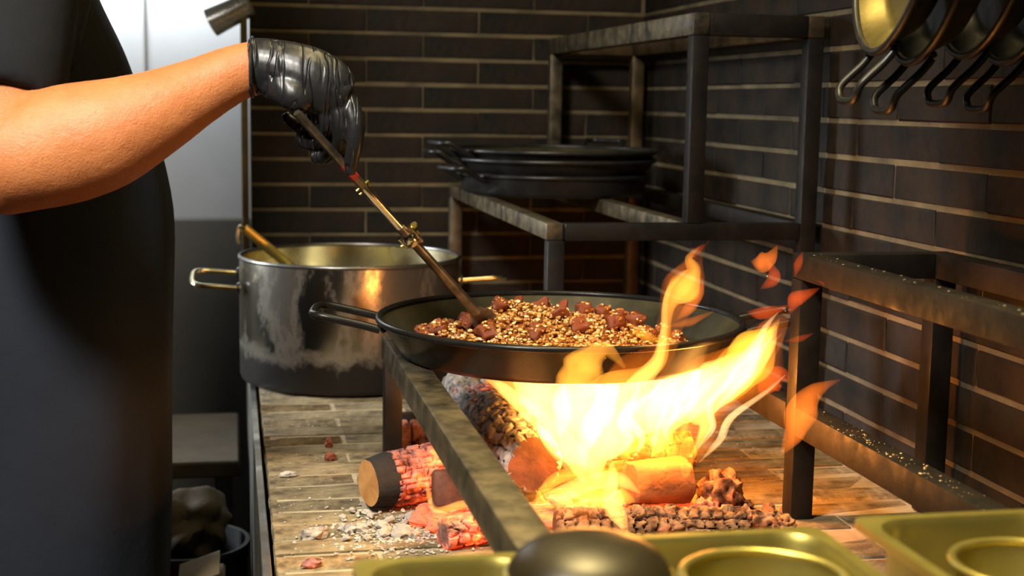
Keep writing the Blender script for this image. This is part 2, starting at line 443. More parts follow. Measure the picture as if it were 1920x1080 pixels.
for i in range(ncourse):
    z = HZ + 0.001 + CH * (i + 0.5)
    # back wall: joints run from X0; protrude 5 mm
    x = X0 - (0.117 if i % 2 else 0.0)
    while x < X1 - 0.02:
        a, b = max(x, X0), min(x + BL, X1)
        if b - a > 0.03:
            put_brick(rs.choice(bk_x), ((a + b) / 2, YB + 0.0485 - rs.uniform(0, .002), z), wall_back, ((b - a - VJ) / (BL - VJ), 1, 1), rs.uniform(-.004, .004))
        x += BL
    y = YB - (0.117 if i % 2 == 0 else 0.0) - 0.006
    y2 = y + BL
    while y2 > 1.0:
        a, b = max(y2 - BL, 1.0), min(y2, YB - 0.006)
        if b - a > 0.03:
            put_brick(rs.choice(bk_y), (X1 + 0.0485 - rs.uniform(0, .002), (a + b) / 2, z), wall_right, (1, (b - a - VJ) / (BL - VJ), 1), rs.uniform(-.004, .004))
        y2 -= BL

# hearth: a masonry bench whose top is paved with bricks in rows
hearth = struct(mk('hearth', box(((X0 + X1) / 2 + .005, (YF + YB) / 2, HZ / 2 - 0.005), (X1 - X0 - .012, YB - YF, HZ + 0.0065)), 'hearth_mortar', origin=(0, 0, 0)))
hb = []
for s in range(6):
    q = random.Random(s + 50)
    vf = box((0, 0, 0), (0.218, 0.0480, 0.03), 0.003, 2)
    v = [p + Vector((q.uniform(-.0016, .0016), q.uniform(-.0016, .0016), q.uniform(-.0014, .0014))) for p in vf[0]]
    o = mk('paving_brick', (v, vf[1]), 'hearth_brick', None, True, local=True, angle=40); hb.append(o.data); bpy.data.objects.remove(o)
RP = 0.054
j = 0; y = YF + RP / 2
while y < YB - 0.01:
    x = X0 - (0.11 if j % 2 else 0.0)
    while x < X1 - 0.02:
        a, b = max(x, X0), min(x + 0.224, X1)
        if b - a > 0.03:
            o = bpy.data.objects.new('paving_brick', rs.choice(hb)); COL.objects.link(o); o.parent = hearth
            o.location = ((a + b) / 2, y + rs.uniform(-.0015, .0015), HZ - 0.015 + rs.uniform(-.0015, .0010))
            o.scale = ((b - a - .004) / 0.218, 1, 1); o.rotation_euler = (rs.uniform(-.02, .02), rs.uniform(-.006, .006), rs.uniform(-.012, .012))
        x += 0.224
    y += RP; j += 1
mk('edge_strip', box((X0 - 0.008, (YF + YB) / 2, HZ - 0.16), (0.010, YB - YF, 0.32), 0.001), 'edge_steel', hearth)
mk('corner_strip', box((X0 - 0.012, YB + 0.01, (HZ + ZT) / 2), (0.014, 0.05, ZT - HZ), 0.002), 'mortar', wall_back)

# ------------------------------------------------------------------ back corner rack
T = 0.025
ZL, ZU = 1.2175, 1.520        # lower and upper rail tops
xa, xc, xd = 0.455, 0.662, 0.838
yf, yb = 1.935, 2.84
rack = thing('corner_rack', (0.65, 2.4, HZ), 'tall sooty iron corner rack holding the stacked black pans', 'rack')
def rbar(a, b, m='iron', nm='rail', w=T, h=T, par=None): return mk(nm, bar(a, b, w, h), m, par or rack, True)
zl, zu = ZL - T / 2, ZU - 0.016
for (x, y, z0, z1, m) in ((xa, yf, HZ, ZL - T, 'iron'), (xa, yb, HZ, ZL - T, 'worn_iron'), (xd, yb, HZ, ZU - 0.032, 'rust_iron'),
                          (xd, yf, HZ, ZU - 0.032, 'iron'), (xc, yf, ZL, ZU - 0.032, 'iron'), (xc, yb, ZL, ZU - 0.032, 'worn_iron')):
    rbar((x, y, z0), (x, y, z1), m, 'post')
for (a, b, m) in (((xa, yf, zl), (xa, yb, zl), 'worn_iron'), ((xc, yf + .013, zl), (xc, yb - .013, zl), 'worn_iron'), ((xd, yf + .013, zl), (xd, yb - .013, zl), 'iron'),
                  ((xa + .013, yf, zl), (xd - .013, yf, zl), 'iron'), ((xa + .013, yb, zl), (xd - .013, yb, zl), 'iron')):
    rbar(a, b, m)
for (a, b, m) in (((xc, yf - .0125, zu), (xc, yb + .0125, zu), 'worn_iron'), ((xd, yf - .0125, zu), (xd, yb + .0125, zu), 'rust_iron'),
                  ((xc + .013, yf, zu), (xd - .013, yf, zu), 'iron'), ((xc + .013, yb, zu), (xd - .013, yb, zu), 'rust_iron')):
    rbar(a, b, m, 'top_rail', T, 0.032)

# ------------------------------------------------------------------ right-hand rack above the fire
T2 = 0.028
gx, wx, gy = 0.662, 0.832, 1.515
wr = thing('fire_rack', (0.75, 1.3, HZ), 'low iron rack with greasy speckled rails beside the fire', 'rack')
zt2, zl2 = 1.219, 1.0385
for (x, y) in ((gx, gy), (wx, gy), (gx, 1.0), (wx, 1.0)):
    mk('post', bar((x, y, HZ if y > 1.2 else 0.0), (x, y, zt2 - 0.03), T2, T2), 'iron', wr)
for x in (gx, wx): mk('top_rail', bar((x, gy + .014, zt2 - .015), (x, 0.986, zt2 - .015), T2, 0.030), 'greasy_iron', wr)
for y in (gy, 1.0): mk('top_rail', bar((gx + .014, y, zt2 - .015), (wx - .014, y, zt2 - .015), T2, 0.030), 'iron', wr)
mk('lower_rail', bar((gx, gy - .014, zl2 - .017), (gx, 1.014, zl2 - .017), 0.030, 0.034), 'greasy_iron', wr)
mk('lower_rail', bar((gx, 1.79, zl2 - .017), (gx, gy + .014, zl2 - .017), 0.030, 0.034), 'iron', wr)

MAT['grease'] = simple('grease_droplets', (0.30, 0.24, 0.14), (0.20, 0.15, 0.08), (0.04, 0.10), 0, 60, 0, spec=0.8)
gv, gf = [], []
grs = random.Random(31)
for k in range(190):
    if k < 120: p_ = Vector((gx + grs.uniform(-.013, .013), 1.30 + 0.2 * grs.gauss(0, .45) if k % 3 else grs.uniform(1.03, gy - .02), zl2))
    else: p_ = Vector((grs.choice((gx, gx, wx)) + grs.uniform(-.012, .012), grs.uniform(1.02, gy), zt2))
    r_ = grs.choice((.0004, .0005, .0006, .0008, .0015))
    b_ = blob(p_, (r_, r_, r_ * .7), 1, 0.0); k0 = len(gv); gv += b_[0]; gf += [[q + k0 for q in f] for f in b_[1]]
setp(mk('grease_droplets', (gv, gf), 'grease', wr), 'tiny shiny grease droplets on the rails', None, None, 'stuff')

# ------------------------------------------------------------------ left fire bar
fs = thing('fire_stand', (0.205, 1.8, HZ), 'scuffed flat iron support bar and leg under the left of the big pan', 'stand')
zb = 1.39 - 0.312
b0 = onZ(733, 632, zb); b1 = onZ(1012, 1000, zb)
xb = (b0.x + b1.x) / 2
mk('bar', bar((xb, b0.y + 0.02, zb - 0.017), (xb, 0.926, zb - 0.017), 0.034, 0.034, 0.003), 'worn_iron', fs)
mk('leg', bar((xb - 0.004, b0.y, HZ + .006), (xb - 0.004, b0.y, zb - 0.034), 0.024, 0.024), 'iron', fs)
mk('leg', bar((xb, 1.02, 0.0), (xb, 1.02, zb - 0.034), 0.024, 0.024), 'iron', fs)
mk('foot', box((xb + 0.018, b0.y, HZ + 0.004), (0.09, 0.03, 0.006), 0.001), 'iron', fs)
cross_y = (1.66, 1.77)
for y in cross_y:
    mk('crossbar', bar((xb + 0.017, y, zb - 0.007), (gx, y, zb - 0.007), 0.014, 0.012), 'iron', fs)
    mk('spacer', box((gx, y, (zl2 + zb - 0.013) / 2), (0.014, 0.014, zb - 0.013 - zl2)), 'iron', fs)

# ------------------------------------------------------------------ pans
def pan_profile(rt, rb_, h, th=0.003):
    """inner and outer skin of a paella pan, opening up, base at 0"""
    k = 0.010
    outer = [(0.0, 0.0), (rb_ - k, 0.0), (rb_ - 0.003, 0.002), (rb_ + 0.001, 0.008), (rt - 0.004, h - 0.004)]
    inner = [(rt - 0.006, h - 0.004), (rb_ - th, 0.010), (rb_ - 0.006, 0.0045), (rb_ - k - .004, th), (0.0, th)]
    return outer, inner
def loop_handle(r_in, r_out, half, z0, z1, thick, ang=0.0, zroot=None, tilt=0.0):
    """paella handle: a bent round rod from rim, out and back"""
    zr = z0 if zroot is None else zroot
    pts = [(r_in, -half * 1.02, zr), (r_in + 0.3 * (r_out - r_in), -half, z0 + 0.3 * (z1 - z0)), (r_out - 0.016, -half * 0.98, z1 - 0.001),
           (r_out - 0.004, -half * 0.80, z1), (r_out, -half * 0.45, z1), (r_out, half * 0.45, z1), (r_out - 0.004, half * 0.80, z1), (r_out - 0.016, half * 0.98, z1 - 0.001),
           (r_in + 0.3 * (r_out - r_in), half, z0 + 0.3 * (z1 - z0)), (r_in, half * 1.02, zr)]
    pts = [(a, b, c - tilt * b) for a, b, c in pts]
    vf = tube(smooth_path(pts, 5), thick, 10)
    return xf(vf, Matrix.Rotation(ang, 4, 'Z'))
def paella_pan(name, label, rt, rb_, h, mo='pan', mi='pan_inside', angs=(0.0, math.pi), half=0.045, out=0.062, group=None, hz=0.004, thick=0.0052):
    e = thing(name, (0, 0, 0), label, 'pan', group)
    o, i = pan_profile(rt, rb_, h)
    mk('pan_body', lathe(o, 96), mo, e, True, local=True, angle=60)
    mk('pan_inside', lathe(i, 96), mi, e, True, local=True, angle=60)
    rim = [(rt - 0.004 + 0.0042 * math.cos(a), h - 0.003 + 0.0042 * math.sin(a)) for a in [2 * math.pi * k / 10 for k in range(10)]]
    mk('rim', lathe(rim, 96, closed=True), mo, e, True, local=True, angle=80)
    for a in angs:
        hd = mk('handle', loop_handle(rt - 0.008, rt + out, half, h - 0.010, h + hz, thick, a, h - 0.012), mo, e, True, local=True, angle=80)
        for s in (-1, 1):
            mk('rivet', xf(blob((rt - 0.012, s * half, h - 0.012), (0.004, 0.005, 0.005), 1, 0), Matrix.Rotation(a, 4, 'Z')), mo, hd, local=True)
    return e

PZ = zb + 0.0005                                   # pan base
RIMZ = PZ + 0.048
pc = onZ(1050, 592, RIMZ)
PAN_R = 345 / F_PX * (pc - CAM).dot(FWD)
pan = paella_pan('paella_pan', 'wide black paella pan of meat and grains cooking over the open fire', PAN_R, PAN_R - 0.030, 0.048, half=0.046, out=0.075)
pan.location = (pc.x, pc.y, PZ)
pan.rotation_euler = (0, 0, R(-9))

# ---- food in the pan
prs = random.Random(11)
def heap(x, y):
    """height of the food over the pan floor, pan-local, x right y away (camera-aligned)"""
    r = math.hypot(x, y)
    if r > PAN_R - 0.040: return -1
    h = 0.008
    for (cx, cy, s, a) in ((-0.085, 0.015, 0.055, 0.030), (-0.03, 0.0, 0.06, 0.026), (0.05, -0.01, 0.06, 0.026), (-0.14, -0.03, 0.03, 0.018), (0.11, -0.02, 0.05, 0.012), (0.0, -0.07, 0.08, 0.010), (-0.06, 0.06, 0.03, 0.012)):
        h += a * math.exp(-((x - cx) ** 2 + (y - cy) ** 2) / (s * s))
    h *= max(0.0, min(1.0, (0.055 - (y - 0.025 + 0.15 * abs(x))) / 0.05)) if y > -0.02 else 1.0
    h += 0.004 * noise.noise(Vector((x * 40, y * 40, 1)))
    return h
cY, sY = math.cos(-YAW), math.sin(-YAW)
def pan_pt(x, y, h):
    return Vector((pc.x + x * cY - y * sY, pc.y + x * sY + y * cY, PZ + 0.003 + h))
# sauce bed
V, Fs = [], []
NG = 60
idx = {}
for i in range(NG + 1):
    for j2 in range(NG + 1):
        x = (i / NG - 0.5) * 2 * (PAN_R - 0.04); y = (j2 / NG - 0.5) * 2 * (PAN_R - 0.04)
        h = heap(x, y)
        if h < 0.002: continue
        idx[(i, j2)] = len(V); V.append(pan_pt(x, y, h - 0.003))
for i in range(NG):
    for j2 in range(NG):
        q = [idx.get(k) for k in ((i, j2), (i + 1, j2), (i + 1, j2 + 1), (i, j2 + 1))]
        if None not in q: Fs.append(q)
food = setp(mk('stew_sauce', (V, Fs), 'sauce', origin=pan_pt(0, 0, 0)), 'thick orange sauce bed under the grains in the big pan', 'sauce', None, 'stuff')
# grains
bm = bmesh.new(); bmesh.ops.create_icosphere(bm, subdivisions=1, radius=1.0)
ico = ([v.co.copy() for v in bm.verts], [[v.index for v in f.verts] for f in bm.faces]); bm.free()
V, Fs = [], []
def add_grain(p, s):
    k = len(V)
    m = Matrix.Rotation(prs.uniform(0, 6.3), 3, 'Z') @ Matrix.Rotation(prs.uniform(-1, 1), 3, 'X')
    e = prs.uniform(1.2, 1.7)
    for q in ico[0]: V.append(p + m @ Vector((q.x * s * e, q.y * s, q.z * s)))
    for f in ico[1]: Fs.append([i + k for i in f])
n = 0
while n < 4600:
    x, y = prs.uniform(-0.2, 0.2), prs.uniform(-0.2, 0.09)
    h = heap(x, y)
    if h < 0.004: continue
    add_grain(pan_pt(x, y, h + prs.uniform(-0.002, 0.0035)), prs.uniform(0.0018, 0.0029)); n += 1
# meat
meat_meshes = []
for s in range(6):
    bmv = box((0, 0, 0), (1, 1, 1), 0.27, 4)
    v = []
    for p in bmv[0]:
        k = 1 + 0.55 * noise.noise(p * 1.9 + Vector((s * 5.0, 0, 0))) + 0.22 * noise.noise(p * 4.5 + Vector((0, s, 0)))
        v.append(Vector((p.x * k, p.y * k, p.z * k)))
    o = mk('meat_chunk', (v, bmv[1]), 'meat', local=True, angle=80)
    meat_meshes.append(o.data); bpy.data.objects.remove(o)
spots = [(-0.165, -0.025, .022), (-0.150, -0.035, .018), (-0.112, 0.02, .021), (-0.095, 0.03, .018), (-0.120, 0.035, .020), (-0.075, 0.0, .018), (-0.055, 0.03, .022), (-0.035, 0.04, .024),
         (-0.05, 0.048, .020), (-0.015, 0.035, .022), (-0.09, -0.045, .024), (-0.115, -0.03, .02), (0.0, -0.02, .02), (0.03, 0.0, .022), (0.055, 0.005, .024), (0.075, 0.0, .020), (0.09, -0.01, .022),
         (0.065, -0.04, .02), (0.02, -0.05, .02), (0.125, -0.02, .018), (0.145, -0.015, .016), (-0.03, -0.06, .018), (0.105, -0.05, .018), (-0.14, 0.0, .016), (-0.02, 0.01, .02), (0.04, 0.03, .017)]
for i, (x, y, s) in enumerate(spots):
    h = max(heap(x, y), 0.012)
    o = bpy.data.objects.new('meat_chunk', meat_meshes[i % 6]); COL.objects.link(o)
    c = pan_pt(x, y, h + s * 0.30)
    o.location = c; o.scale = (s * prs.uniform(.8, 1.1), s * prs.uniform(.8, 1.05), s * prs.uniform(.75, .95))
    o.rotation_euler = (prs.uniform(-.5, .5), prs.uniform(-.5, .5), prs.uniform(0, 6.3))
    setp(o, 'glazed red-brown meat chunk lying among the grains in the paella pan', 'meat', 'meat chunks in the paella pan')
    for k in range(22):
        a = prs.uniform(0, 6.3); u = prs.uniform(0.1, 1.0)
        d = Vector((math.cos(a) * math.sqrt(1 - u * u), math.sin(a) * math.sqrt(1 - u * u), u))
        add_grain(c + d * s * 0.47, prs.uniform(.0016, .0024))
setp(mk('cooked_grains', (V, Fs), 'grain', origin=pan_pt(0, 0, 0)), 'small yellow grains heaped between the meat in the pan', 'grain', None, 'stuff')

# ---- pans stacked on the corner rack
sc_ = onZ(1012, 350, ZL)
sx, sy_ = 0.600, 2.575
z = ZL + 0.0005
stack = (('widest sooty black pan at the bottom of the rack stack', 0.185, 0.172, 0.040, (R(200), R(60)), 0.0, 0.0),
         ('middle black pan nested in the rack stack', 0.196, 0.166, 0.044, (R(182), R(40)), 0.024, 0.0),
         ('topmost black pan of the rack stack with gleaming inside', 0.198, 0.166, 0.044, (R(193), R(50)), 0.041, 0.001))
for (lb, rt, rb_, h, angs, dz, dx) in stack:
    p_ = paella_pan('stacked_pan', lb, rt, rb_, h, 'pan_old', 'pan_inside', angs, 0.042, 0.045, 'pans stacked on the corner rack', 0.010)
    p_.location = (sx + dx, sy_, z + dz + (0.0 if dz == 0 else 0.0))

# ---- hanging pans
hang = ((1634, 104, 1.36, 0.0, 'foremost hanging pan showing its lit yellow inside'),
        (1700, 124, 1.388, 0.05, 'second hanging black pan from the left behind the lit one'),
        (1802, 112, 1.414, 0.10, 'third hanging black pan from the left with shiny handle'),
        (1876, 124, 1.44, 0.12, 'rightmost hanging black pan cut off by the picture edge'))
HR = 0.150
tops = []
for i, (px, py, zc, da, lb) in enumerate(hang):
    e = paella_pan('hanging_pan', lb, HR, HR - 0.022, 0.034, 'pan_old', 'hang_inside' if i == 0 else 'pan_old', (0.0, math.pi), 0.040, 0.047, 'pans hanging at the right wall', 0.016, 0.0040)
    az = R(11)
    nrm = Vector((-math.cos(az), math.sin(az), 0.13)).normalized()
    down = (Vector((0, 0, -1)) - nrm * (-nrm.z)).normalized()
    side = nrm.cross(down)
    m = Matrix((down, side, nrm)).transposed()
    bottom = P(px, py, zc)
    c = bottom - down * HR - nrm * 0.034
    e.matrix_world = Matrix.Translation(c) @ m.to_4x4()
    tops.append(c - down * (HR + 0.040) + nrm * 0.050)
hr = thing('hanging_rail', (0.80, 1.4, 1.9), 'dark iron rail with hooks above the hanging pans', 'rail')
rz = max(t.z for t in tops) + 0.055
xr = sum(t.x for t in tops) / 4
mk('rail', tube([(xr, 1.0, rz), (xr, 1.75, rz)], 0.007, 12), 'iron', hr)
for y in (1.08, 1.70):
    mk('bracket', bar((xr, y, rz), (X1 + 0.004, y, rz), 0.012, 0.012), 'iron', hr)
for t in tops:
    mk('hook', tube(smooth_path([(xr, t.y, rz + 0.010), (xr - .012, t.y, rz), (xr, t.y, rz - .012), ((xr + t.x) / 2, t.y, (rz + t.z) / 2), (t.x + .004, t.y, t.z + .004), (t.x, t.y, t.z - .008), (t.x - .008, t.y, t.z)], 5), 0.0025, 8), 'iron', hr)

# ------------------------------------------------------------------ stock pot with ladle
POT_R, POT_H = 0.192, 0.218
ptc = onZ(657, 478, HZ + POT_H)
pot = thing('stock_pot', (ptc.x, ptc.y, HZ + .002), 'large soot-stained steel stock pot standing behind the paella pan', 'pot')
mk('pot_wall', lathe([(0, 0.001), (POT_R - 0.012, 0.001), (POT_R - 0.003, 0.004), (POT_R, 0.012), (POT_R, POT_H - 0.004)], 96), 'pot', pot, local=True, angle=50)
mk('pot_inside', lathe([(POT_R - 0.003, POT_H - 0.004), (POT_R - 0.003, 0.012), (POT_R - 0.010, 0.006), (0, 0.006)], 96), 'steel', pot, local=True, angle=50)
mk('rim', lathe([(POT_R - 0.001 + 0.0035 * math.cos(a), POT_H - 0.003 + 0.0035 * math.sin(a)) for a in [2 * math.pi * k / 10 for k in range(10)]], 96, closed=True), 'dark_steel', pot, local=True, angle=80)
for a in (R(180), R(-8)):
    h = mk('handle', loop_handle(POT_R - 0.002, POT_R + 0.078, 0.050, POT_H - 0.046, POT_H - 0.040, 0.0050, a, None, 0.14), 'steel', pot, local=True, angle=80)
    for s in (-1, 1):
        mk('rivet', xf(lathe([(0, 0.006), (0.010, 0.004), (0.011, 0.0), (0, 0.0)], 14), Matrix.Rotation(a, 4, 'Z') @ Matrix.Translation((POT_R, s * 0.050, POT_H - 0.046 - s * .007)) @ Matrix.Rotation(R(90), 4, 'Y')), 'dark_steel', h, local=True)
br = setp(mk('dark_broth', lathe([(0, 0.11), (POT_R - 0.006, 0.11), (POT_R - 0.006, 0.007), (0, 0.007)], 64), 'broth', local=True), 'dark broth inside the tall stock pot', 'broth', None, 'stuff')
br.location = pot.location
top = P(458, 428, 2.36); dip = P(548, 502, 2.40)
dv = (dip - top).normalized()
lad = thing('ladle', tuple(dip + dv * 0.10), 'brass-toned ladle hooked over the rim of the stock pot', 'ladle')
mk('handle', tube([top + dv * t for t in (0.0, 0.05, 0.15, 0.24)], [0.0085, 0.009, 0.008, 0.006], 8, ref=FWD, rb=[0.002] * 4), 'tray', lad)
lp, ld = top, (-dv)
mk('hook', tube(smooth_path([top + dv * 0.002, top + Vector((-.006, 0, .003)), P(448, 430, 2.36), P(446, 446, 2.36), P(449, 458, 2.36)], 5), 0.0035, 8, ref=FWD), 'steel', lad)
cb = top + dv * 0.265
mk('bowl', lathe([(0.0, -0.022), (0.018, -0.019), (0.030, -0.010), (0.035, 0.004), (0.0335, 0.004), (0.029, -0.008), (0.017, -0.016), (0, -0.019)], 24, cb + Vector((.01, 0, 0))), 'steel', lad)

# ------------------------------------------------------------------ stirring tool held in the hand
tp0, tp1 = P(556, 211, 1.462), P(893, 585, 1.685)
dt = (tp1 - tp0); LT = dt.length; dt.normalize()
tool = thing('stirring_rod', tuple(tp1), 'long worn metal stirring rod with a screw clamp held in the glove', 'utensil')
def TP(f, off=(0, 0, 0)): return tp0 + dt * LT * f + Vector(off)
mk('handle', tube([TP(f) for f in (0, .01, .1, .25, .34)], [0.004, 0.0050, 0.0050, 0.0050, 0.0050], 12), 'rod', tool)
for f in (0.245, 0.285): mk('red_mark', tube([TP(f - .012), TP(f + .012)], 0.00525, 12), 'red_mark', tool)
mk('sleeve', tube([TP(f) for f in (.335, .345, .40, .47, .55)], [0.0052, 0.0062, 0.0058, 0.0052, 0.005], 12), 'tool_chrome', tool)
mk('rod', tube([TP(f) for f in (.54, .6, .75, .9, 1.0)], [0.0056, 0.0056, 0.0056, 0.0062, 0.0068], 12), 'rod', tool)
sd = dt.cross(FWD).normalized()
cl = mk('clamp', join(tube([TP(.575), TP(.585), TP(.615), TP(.625)], [0.006, 0.0088, 0.0088, 0.006], 14),
                      tube([TP(.56) + sd * 0.008, TP(.635) + sd * 0.008], 0.0032, 8),
                      tube([TP(.57) - sd * 0.009, TP(.62) - sd * 0.008], 0.003, 8)), 'tool_chrome', tool)
mk('clamp_screw', join(tube([TP(.60) - sd * 0.014, TP(.60) + sd * 0.013], 0.0022, 8), tube([TP(.565) + sd * 0.013, TP(.572) + sd * 0.013], 0.005, 8)), 'tray', cl)
for f in (.335, .352): mk('pin', tube([TP(f) - sd * .009, TP(f) + sd * .009], 0.0016, 8), 'tray', tool)
mk('blade', tube([TP(.985), TP(1.02), TP(1.07)], [0.0065, 0.014, 0.016], 10, ref=FWD, rb=[0.005, 0.002, 0.0015]), 'rod', tool)

# ------------------------------------------------------------------ logs and embers
def log_mesh(a, b, r0, r1, seed=0, na=110, nl=96, blk=(0.016, 0.022), depth=0.004, squash=1.0, lump=0.15):
    """charred log: surface broken into alligator blocks; returns bark sides and the two end discs"""
    a, b = Vector(a), Vector(b); d = (b - a); L = d.length; d.normalize()
    u = Vector((0, 0, 1)) - d * d.z; u.normalize(); s = d.cross(u)
    V, Fs = [], []
    circ = 2 * math.pi * (r0 + r1) / 2
    nb_ = max(5, round(circ / blk[0]))
    rows = {}
    q = random.Random(seed)
    jit = {}
    for i in range(nl + 1):
        t = i / nl; r = r0 + (r1 - r0) * t
        for j in range(na):
            th = 2 * math.pi * j / na
            dirv = s * math.cos(th) + u * math.sin(th) * squash
            rr = r * (1 + lump * noise.noise(Vector((math.cos(th) * 1.3, math.sin(th) * 1.3, t * L * 9 + seed))))
            wob = noise.noise(Vector((math.cos(th) * 2, math.sin(th) * 2, t * L * 30 + seed)))
            ct = (th / (2 * math.pi) * nb_ + 0.5 * wob + 0.25 * noise.noise(Vector((math.cos(th) * 5, math.sin(th) * 5, t * L * 60)))) % nb_
            k = int(ct); f1 = ct - k
            lt = (t * L / blk[1]) + jit.setdefault(k, q.uniform(0, 1)) + 0.45 * wob + 0.25 * noise.noise(Vector((th * 4.0, k * 1.7, t * L * 45)))
            f2 = lt - math.floor(lt)
            e = min(min(f1, 1 - f1) * blk[0], min(f2, 1 - f2) * blk[1])
            g = max(0.0, 1 - e / (0.0018 + 0.0018 * abs(wob)))
            hgt = q.uniform(0, 0.0) + 0.9 * depth * noise.noise(Vector((k * 3.3, math.floor(lt) * 2.1, seed)))
            rr += hgt - depth * g
            if i in (0, nl): rr -= depth * .8
            V.append(a + d * (L * t) + dirv * rr)
    for i in range(nl):
        for j in range(na):
            Fs.append([i * na + j, i * na + (j + 1) % na, (i + 1) * na + (j + 1) % na, (i + 1) * na + j])
    def end(ring, c, out):
        Ve = [V[ring * na + j].copy() for j in range(na)]
        inner = [c + (p - c) * 0.55 + out * 0.0004 * noise.noise(p * 90) for p in Ve]
        VV = Ve + inner + [c + out * 0.001]
        FF = [[j, (j + 1) % na, na + (j + 1) % na, na + j] for j in range(na)] + [[na + j, na + (j + 1) % na, 2 * na] for j in range(na)]
        return VV, FF
    return (V, Fs), end(0, a, -d), end(nl, b, d)
def log(name, label, a, b, r0, r1, mside, m0, m1, seed, **kw):
    a, b = Vector(a), Vector(b)
    e = thing(name, tuple((a + b) / 2), label, 'firewood', 'logs and charred wood in the fire')
    s, e0, e1 = log_mesh(a, b, r0, r1, seed, **kw)
    mk('bark', s, mside, e, True, angle=60)
    mk('cut_end', e0, m0, e, True); mk('cut_end', e1, m1, e, True)
    return e
# big charred log under the pan
la, lb_ = onZ(1003, 868, HZ + 0.055), onZ(868, 735, HZ + 0.062)
log('charred_log', 'big grey cracked log running back under the pan beside the flames', la, lb_, 0.037, 0.036, 'char_log', 'char_end', 'char_end', 1, blk=(0.018, 0.020), depth=0.005)
# front-left log with sawn pale end and soot band
fa = onZ(690, 906, HZ + 0.034); fb = onZ(868, 876, HZ + 0.036)
fd = (fb - fa).normalized()
fl = thing('burning_log', tuple(fa), 'short log with pale sawn end glowing red along its middle', 'firewood', 'logs and charred wood in the fire')
s, e0, e1 = log_mesh(fa, fa + fd * 0.030, 0.028, 0.033, 5, nl=12, depth=0.0006, lump=0.12); mk('sawn_end', e0, 'cut_wood', fl); mk('soot_band', s, 'soot_band', fl)
s, e0, e1 = log_mesh(fa + fd * 0.026, fb, 0.0325, 0.035, 5, depth=0.0035, blk=(0.009, 0.020)); mk('bark', s, 'red_bark', fl, angle=60); mk('cut_end', e1, 'ember', fl)
# dark board in the flames against the iron bar
bc_ = onZ(862, 958, HZ + 0.008)
bd = thing('burning_board', tuple(bc_), 'dark brown smooth wood block ringed by flames beside the iron bar', 'firewood', 'logs and charred wood in the fire')
mk('wood_block', xf(box((0, 0, 0.026), (0.066, 0.030, 0.046), 0.006, 3), Matrix.Translation(bc_) @ Matrix.Rotation(R(-6), 4, 'Z') @ Matrix.Rotation(R(-14), 4, 'X')), 'char_end', bd)
# ember block behind the left leg
ec = onZ(800, 858, HZ + 0.0)
eb = thing('ember_block', (ec.x, ec.y, HZ), 'squared red glowing ember block behind the support leg', 'firewood', 'logs and charred wood in the fire')
for k in range(3):
    mk('ember_piece', xf(box((0, 0, 0), (0.028, 0.040, 0.042), 0.004, 2), Matrix.Translation((ec.x - 0.034 + 0.0295 * k, ec.y + 0.03, HZ + 0.023)) @ Matrix.Rotation(R(-3 + 3 * k), 4, 'Y')), 'ember_red', eb)
mk('crust', box((ec.x - 0.006, ec.y + 0.056, HZ + 0.026), (0.094, 0.010, 0.052), 0.002, 1), 'soot_band', eb)
# split piece at the right of the fire
c = onZ(1228, 948, HZ + 0.012)
ga, gb = onZ(1180, 908, HZ + 0.040), onZ(1284, 898, HZ + 0.040)
gl_ = log('split_log', 'short pale smooth log with a raised bark flap right of the flames', ga, gb, 0.026, 0.029, 'pale_wood', 'char_end', 'pale_wood', 17, depth=0.0008, lump=0.22, blk=(0.05, 0.06))
V, Fs = [], []
for k in range(13):
    t_ = k / 12
    a_ = gb + Vector((0.002 + .004 * math.sin(t_ * 5), -0.012 + 0.024 * t_, 0.030 + 0.022 * math.sin(t_ * 3.0) ** 2))
    for q_ in (Vector((-.0025, 0, 0)), Vector((.0025, 0, 0)), Vector((.003, 0, -.052 - .01 * math.sin(t_ * 3.1))), Vector((-.003, 0, -.052 - .01 * math.sin(t_ * 3.1)))): V.append(a_ + q_)
for k in range(12):
    for q_ in range(4): Fs.append([k * 4 + q_, k * 4 + (q_ + 1) % 4, k * 4 + 4 + (q_ + 1) % 4, k * 4 + 4 + q_])
Fs += [[3, 2, 1, 0], [48, 49, 50, 51]]
mk('bark_flap', (V, Fs), 'pale_wood', gl_)
ra = onZ(1160, 905, HZ + 0.06)
log('charred_log', 'stubby dark burning log lying across behind the split piece', onZ(1120, 856, HZ + .05), onZ(1290, 846, HZ + .05), 0.030, 0.028, 'char_tan', 'pale_wood', 'pale_wood', 3)
log('charred_log', 'black ribbed burnt log lying along the front of the fire', onZ(1040, 992, HZ + 0.020), onZ(1405, 985, HZ + 0.020), 0.024, 0.021, 'char_tan', 'char_end', 'ash', 8, blk=(0.020, 0.013), depth=0.006)
log('charred_log', 'half hidden glowing log at the foot of the left iron bar', onZ(830, 1000, HZ + 0.016), onZ(985, 975, HZ + 0.018), 0.018, 0.020, 'coal_hot', 'ember', 'ember', 12, blk=(0.014, 0.014))
# knotty lumps on the right
for i, (px, py, s, m, lb) in enumerate(((1352, 925, (0.026, 0.022, 0.026), 'char_tan', 'knotty charred lump leaning against the split wood'), (1322, 958, (0.016, 0.016, 0.014), 'ember_red', 'red glowing lump below the knotty charred wood'),
                                        (1420, 975, (0.026, 0.014, 0.012), 'char_tan', 'pale peeling bark lump at the right end of the fire'), (1470, 985, (0.013, 0.010, 0.010), 'char_tan', 'small pale curl of bark near the rack post'))):
    c = onZ(px, py, HZ + s[2] * 0.8)
    o = mk('charred_lump', blob(c, s, 4, 0.55, 2.6, i + 2.0), m, None, True, origin=c, angle=60)
    setp(o, lb, 'firewood', 'logs and charred wood in the fire')
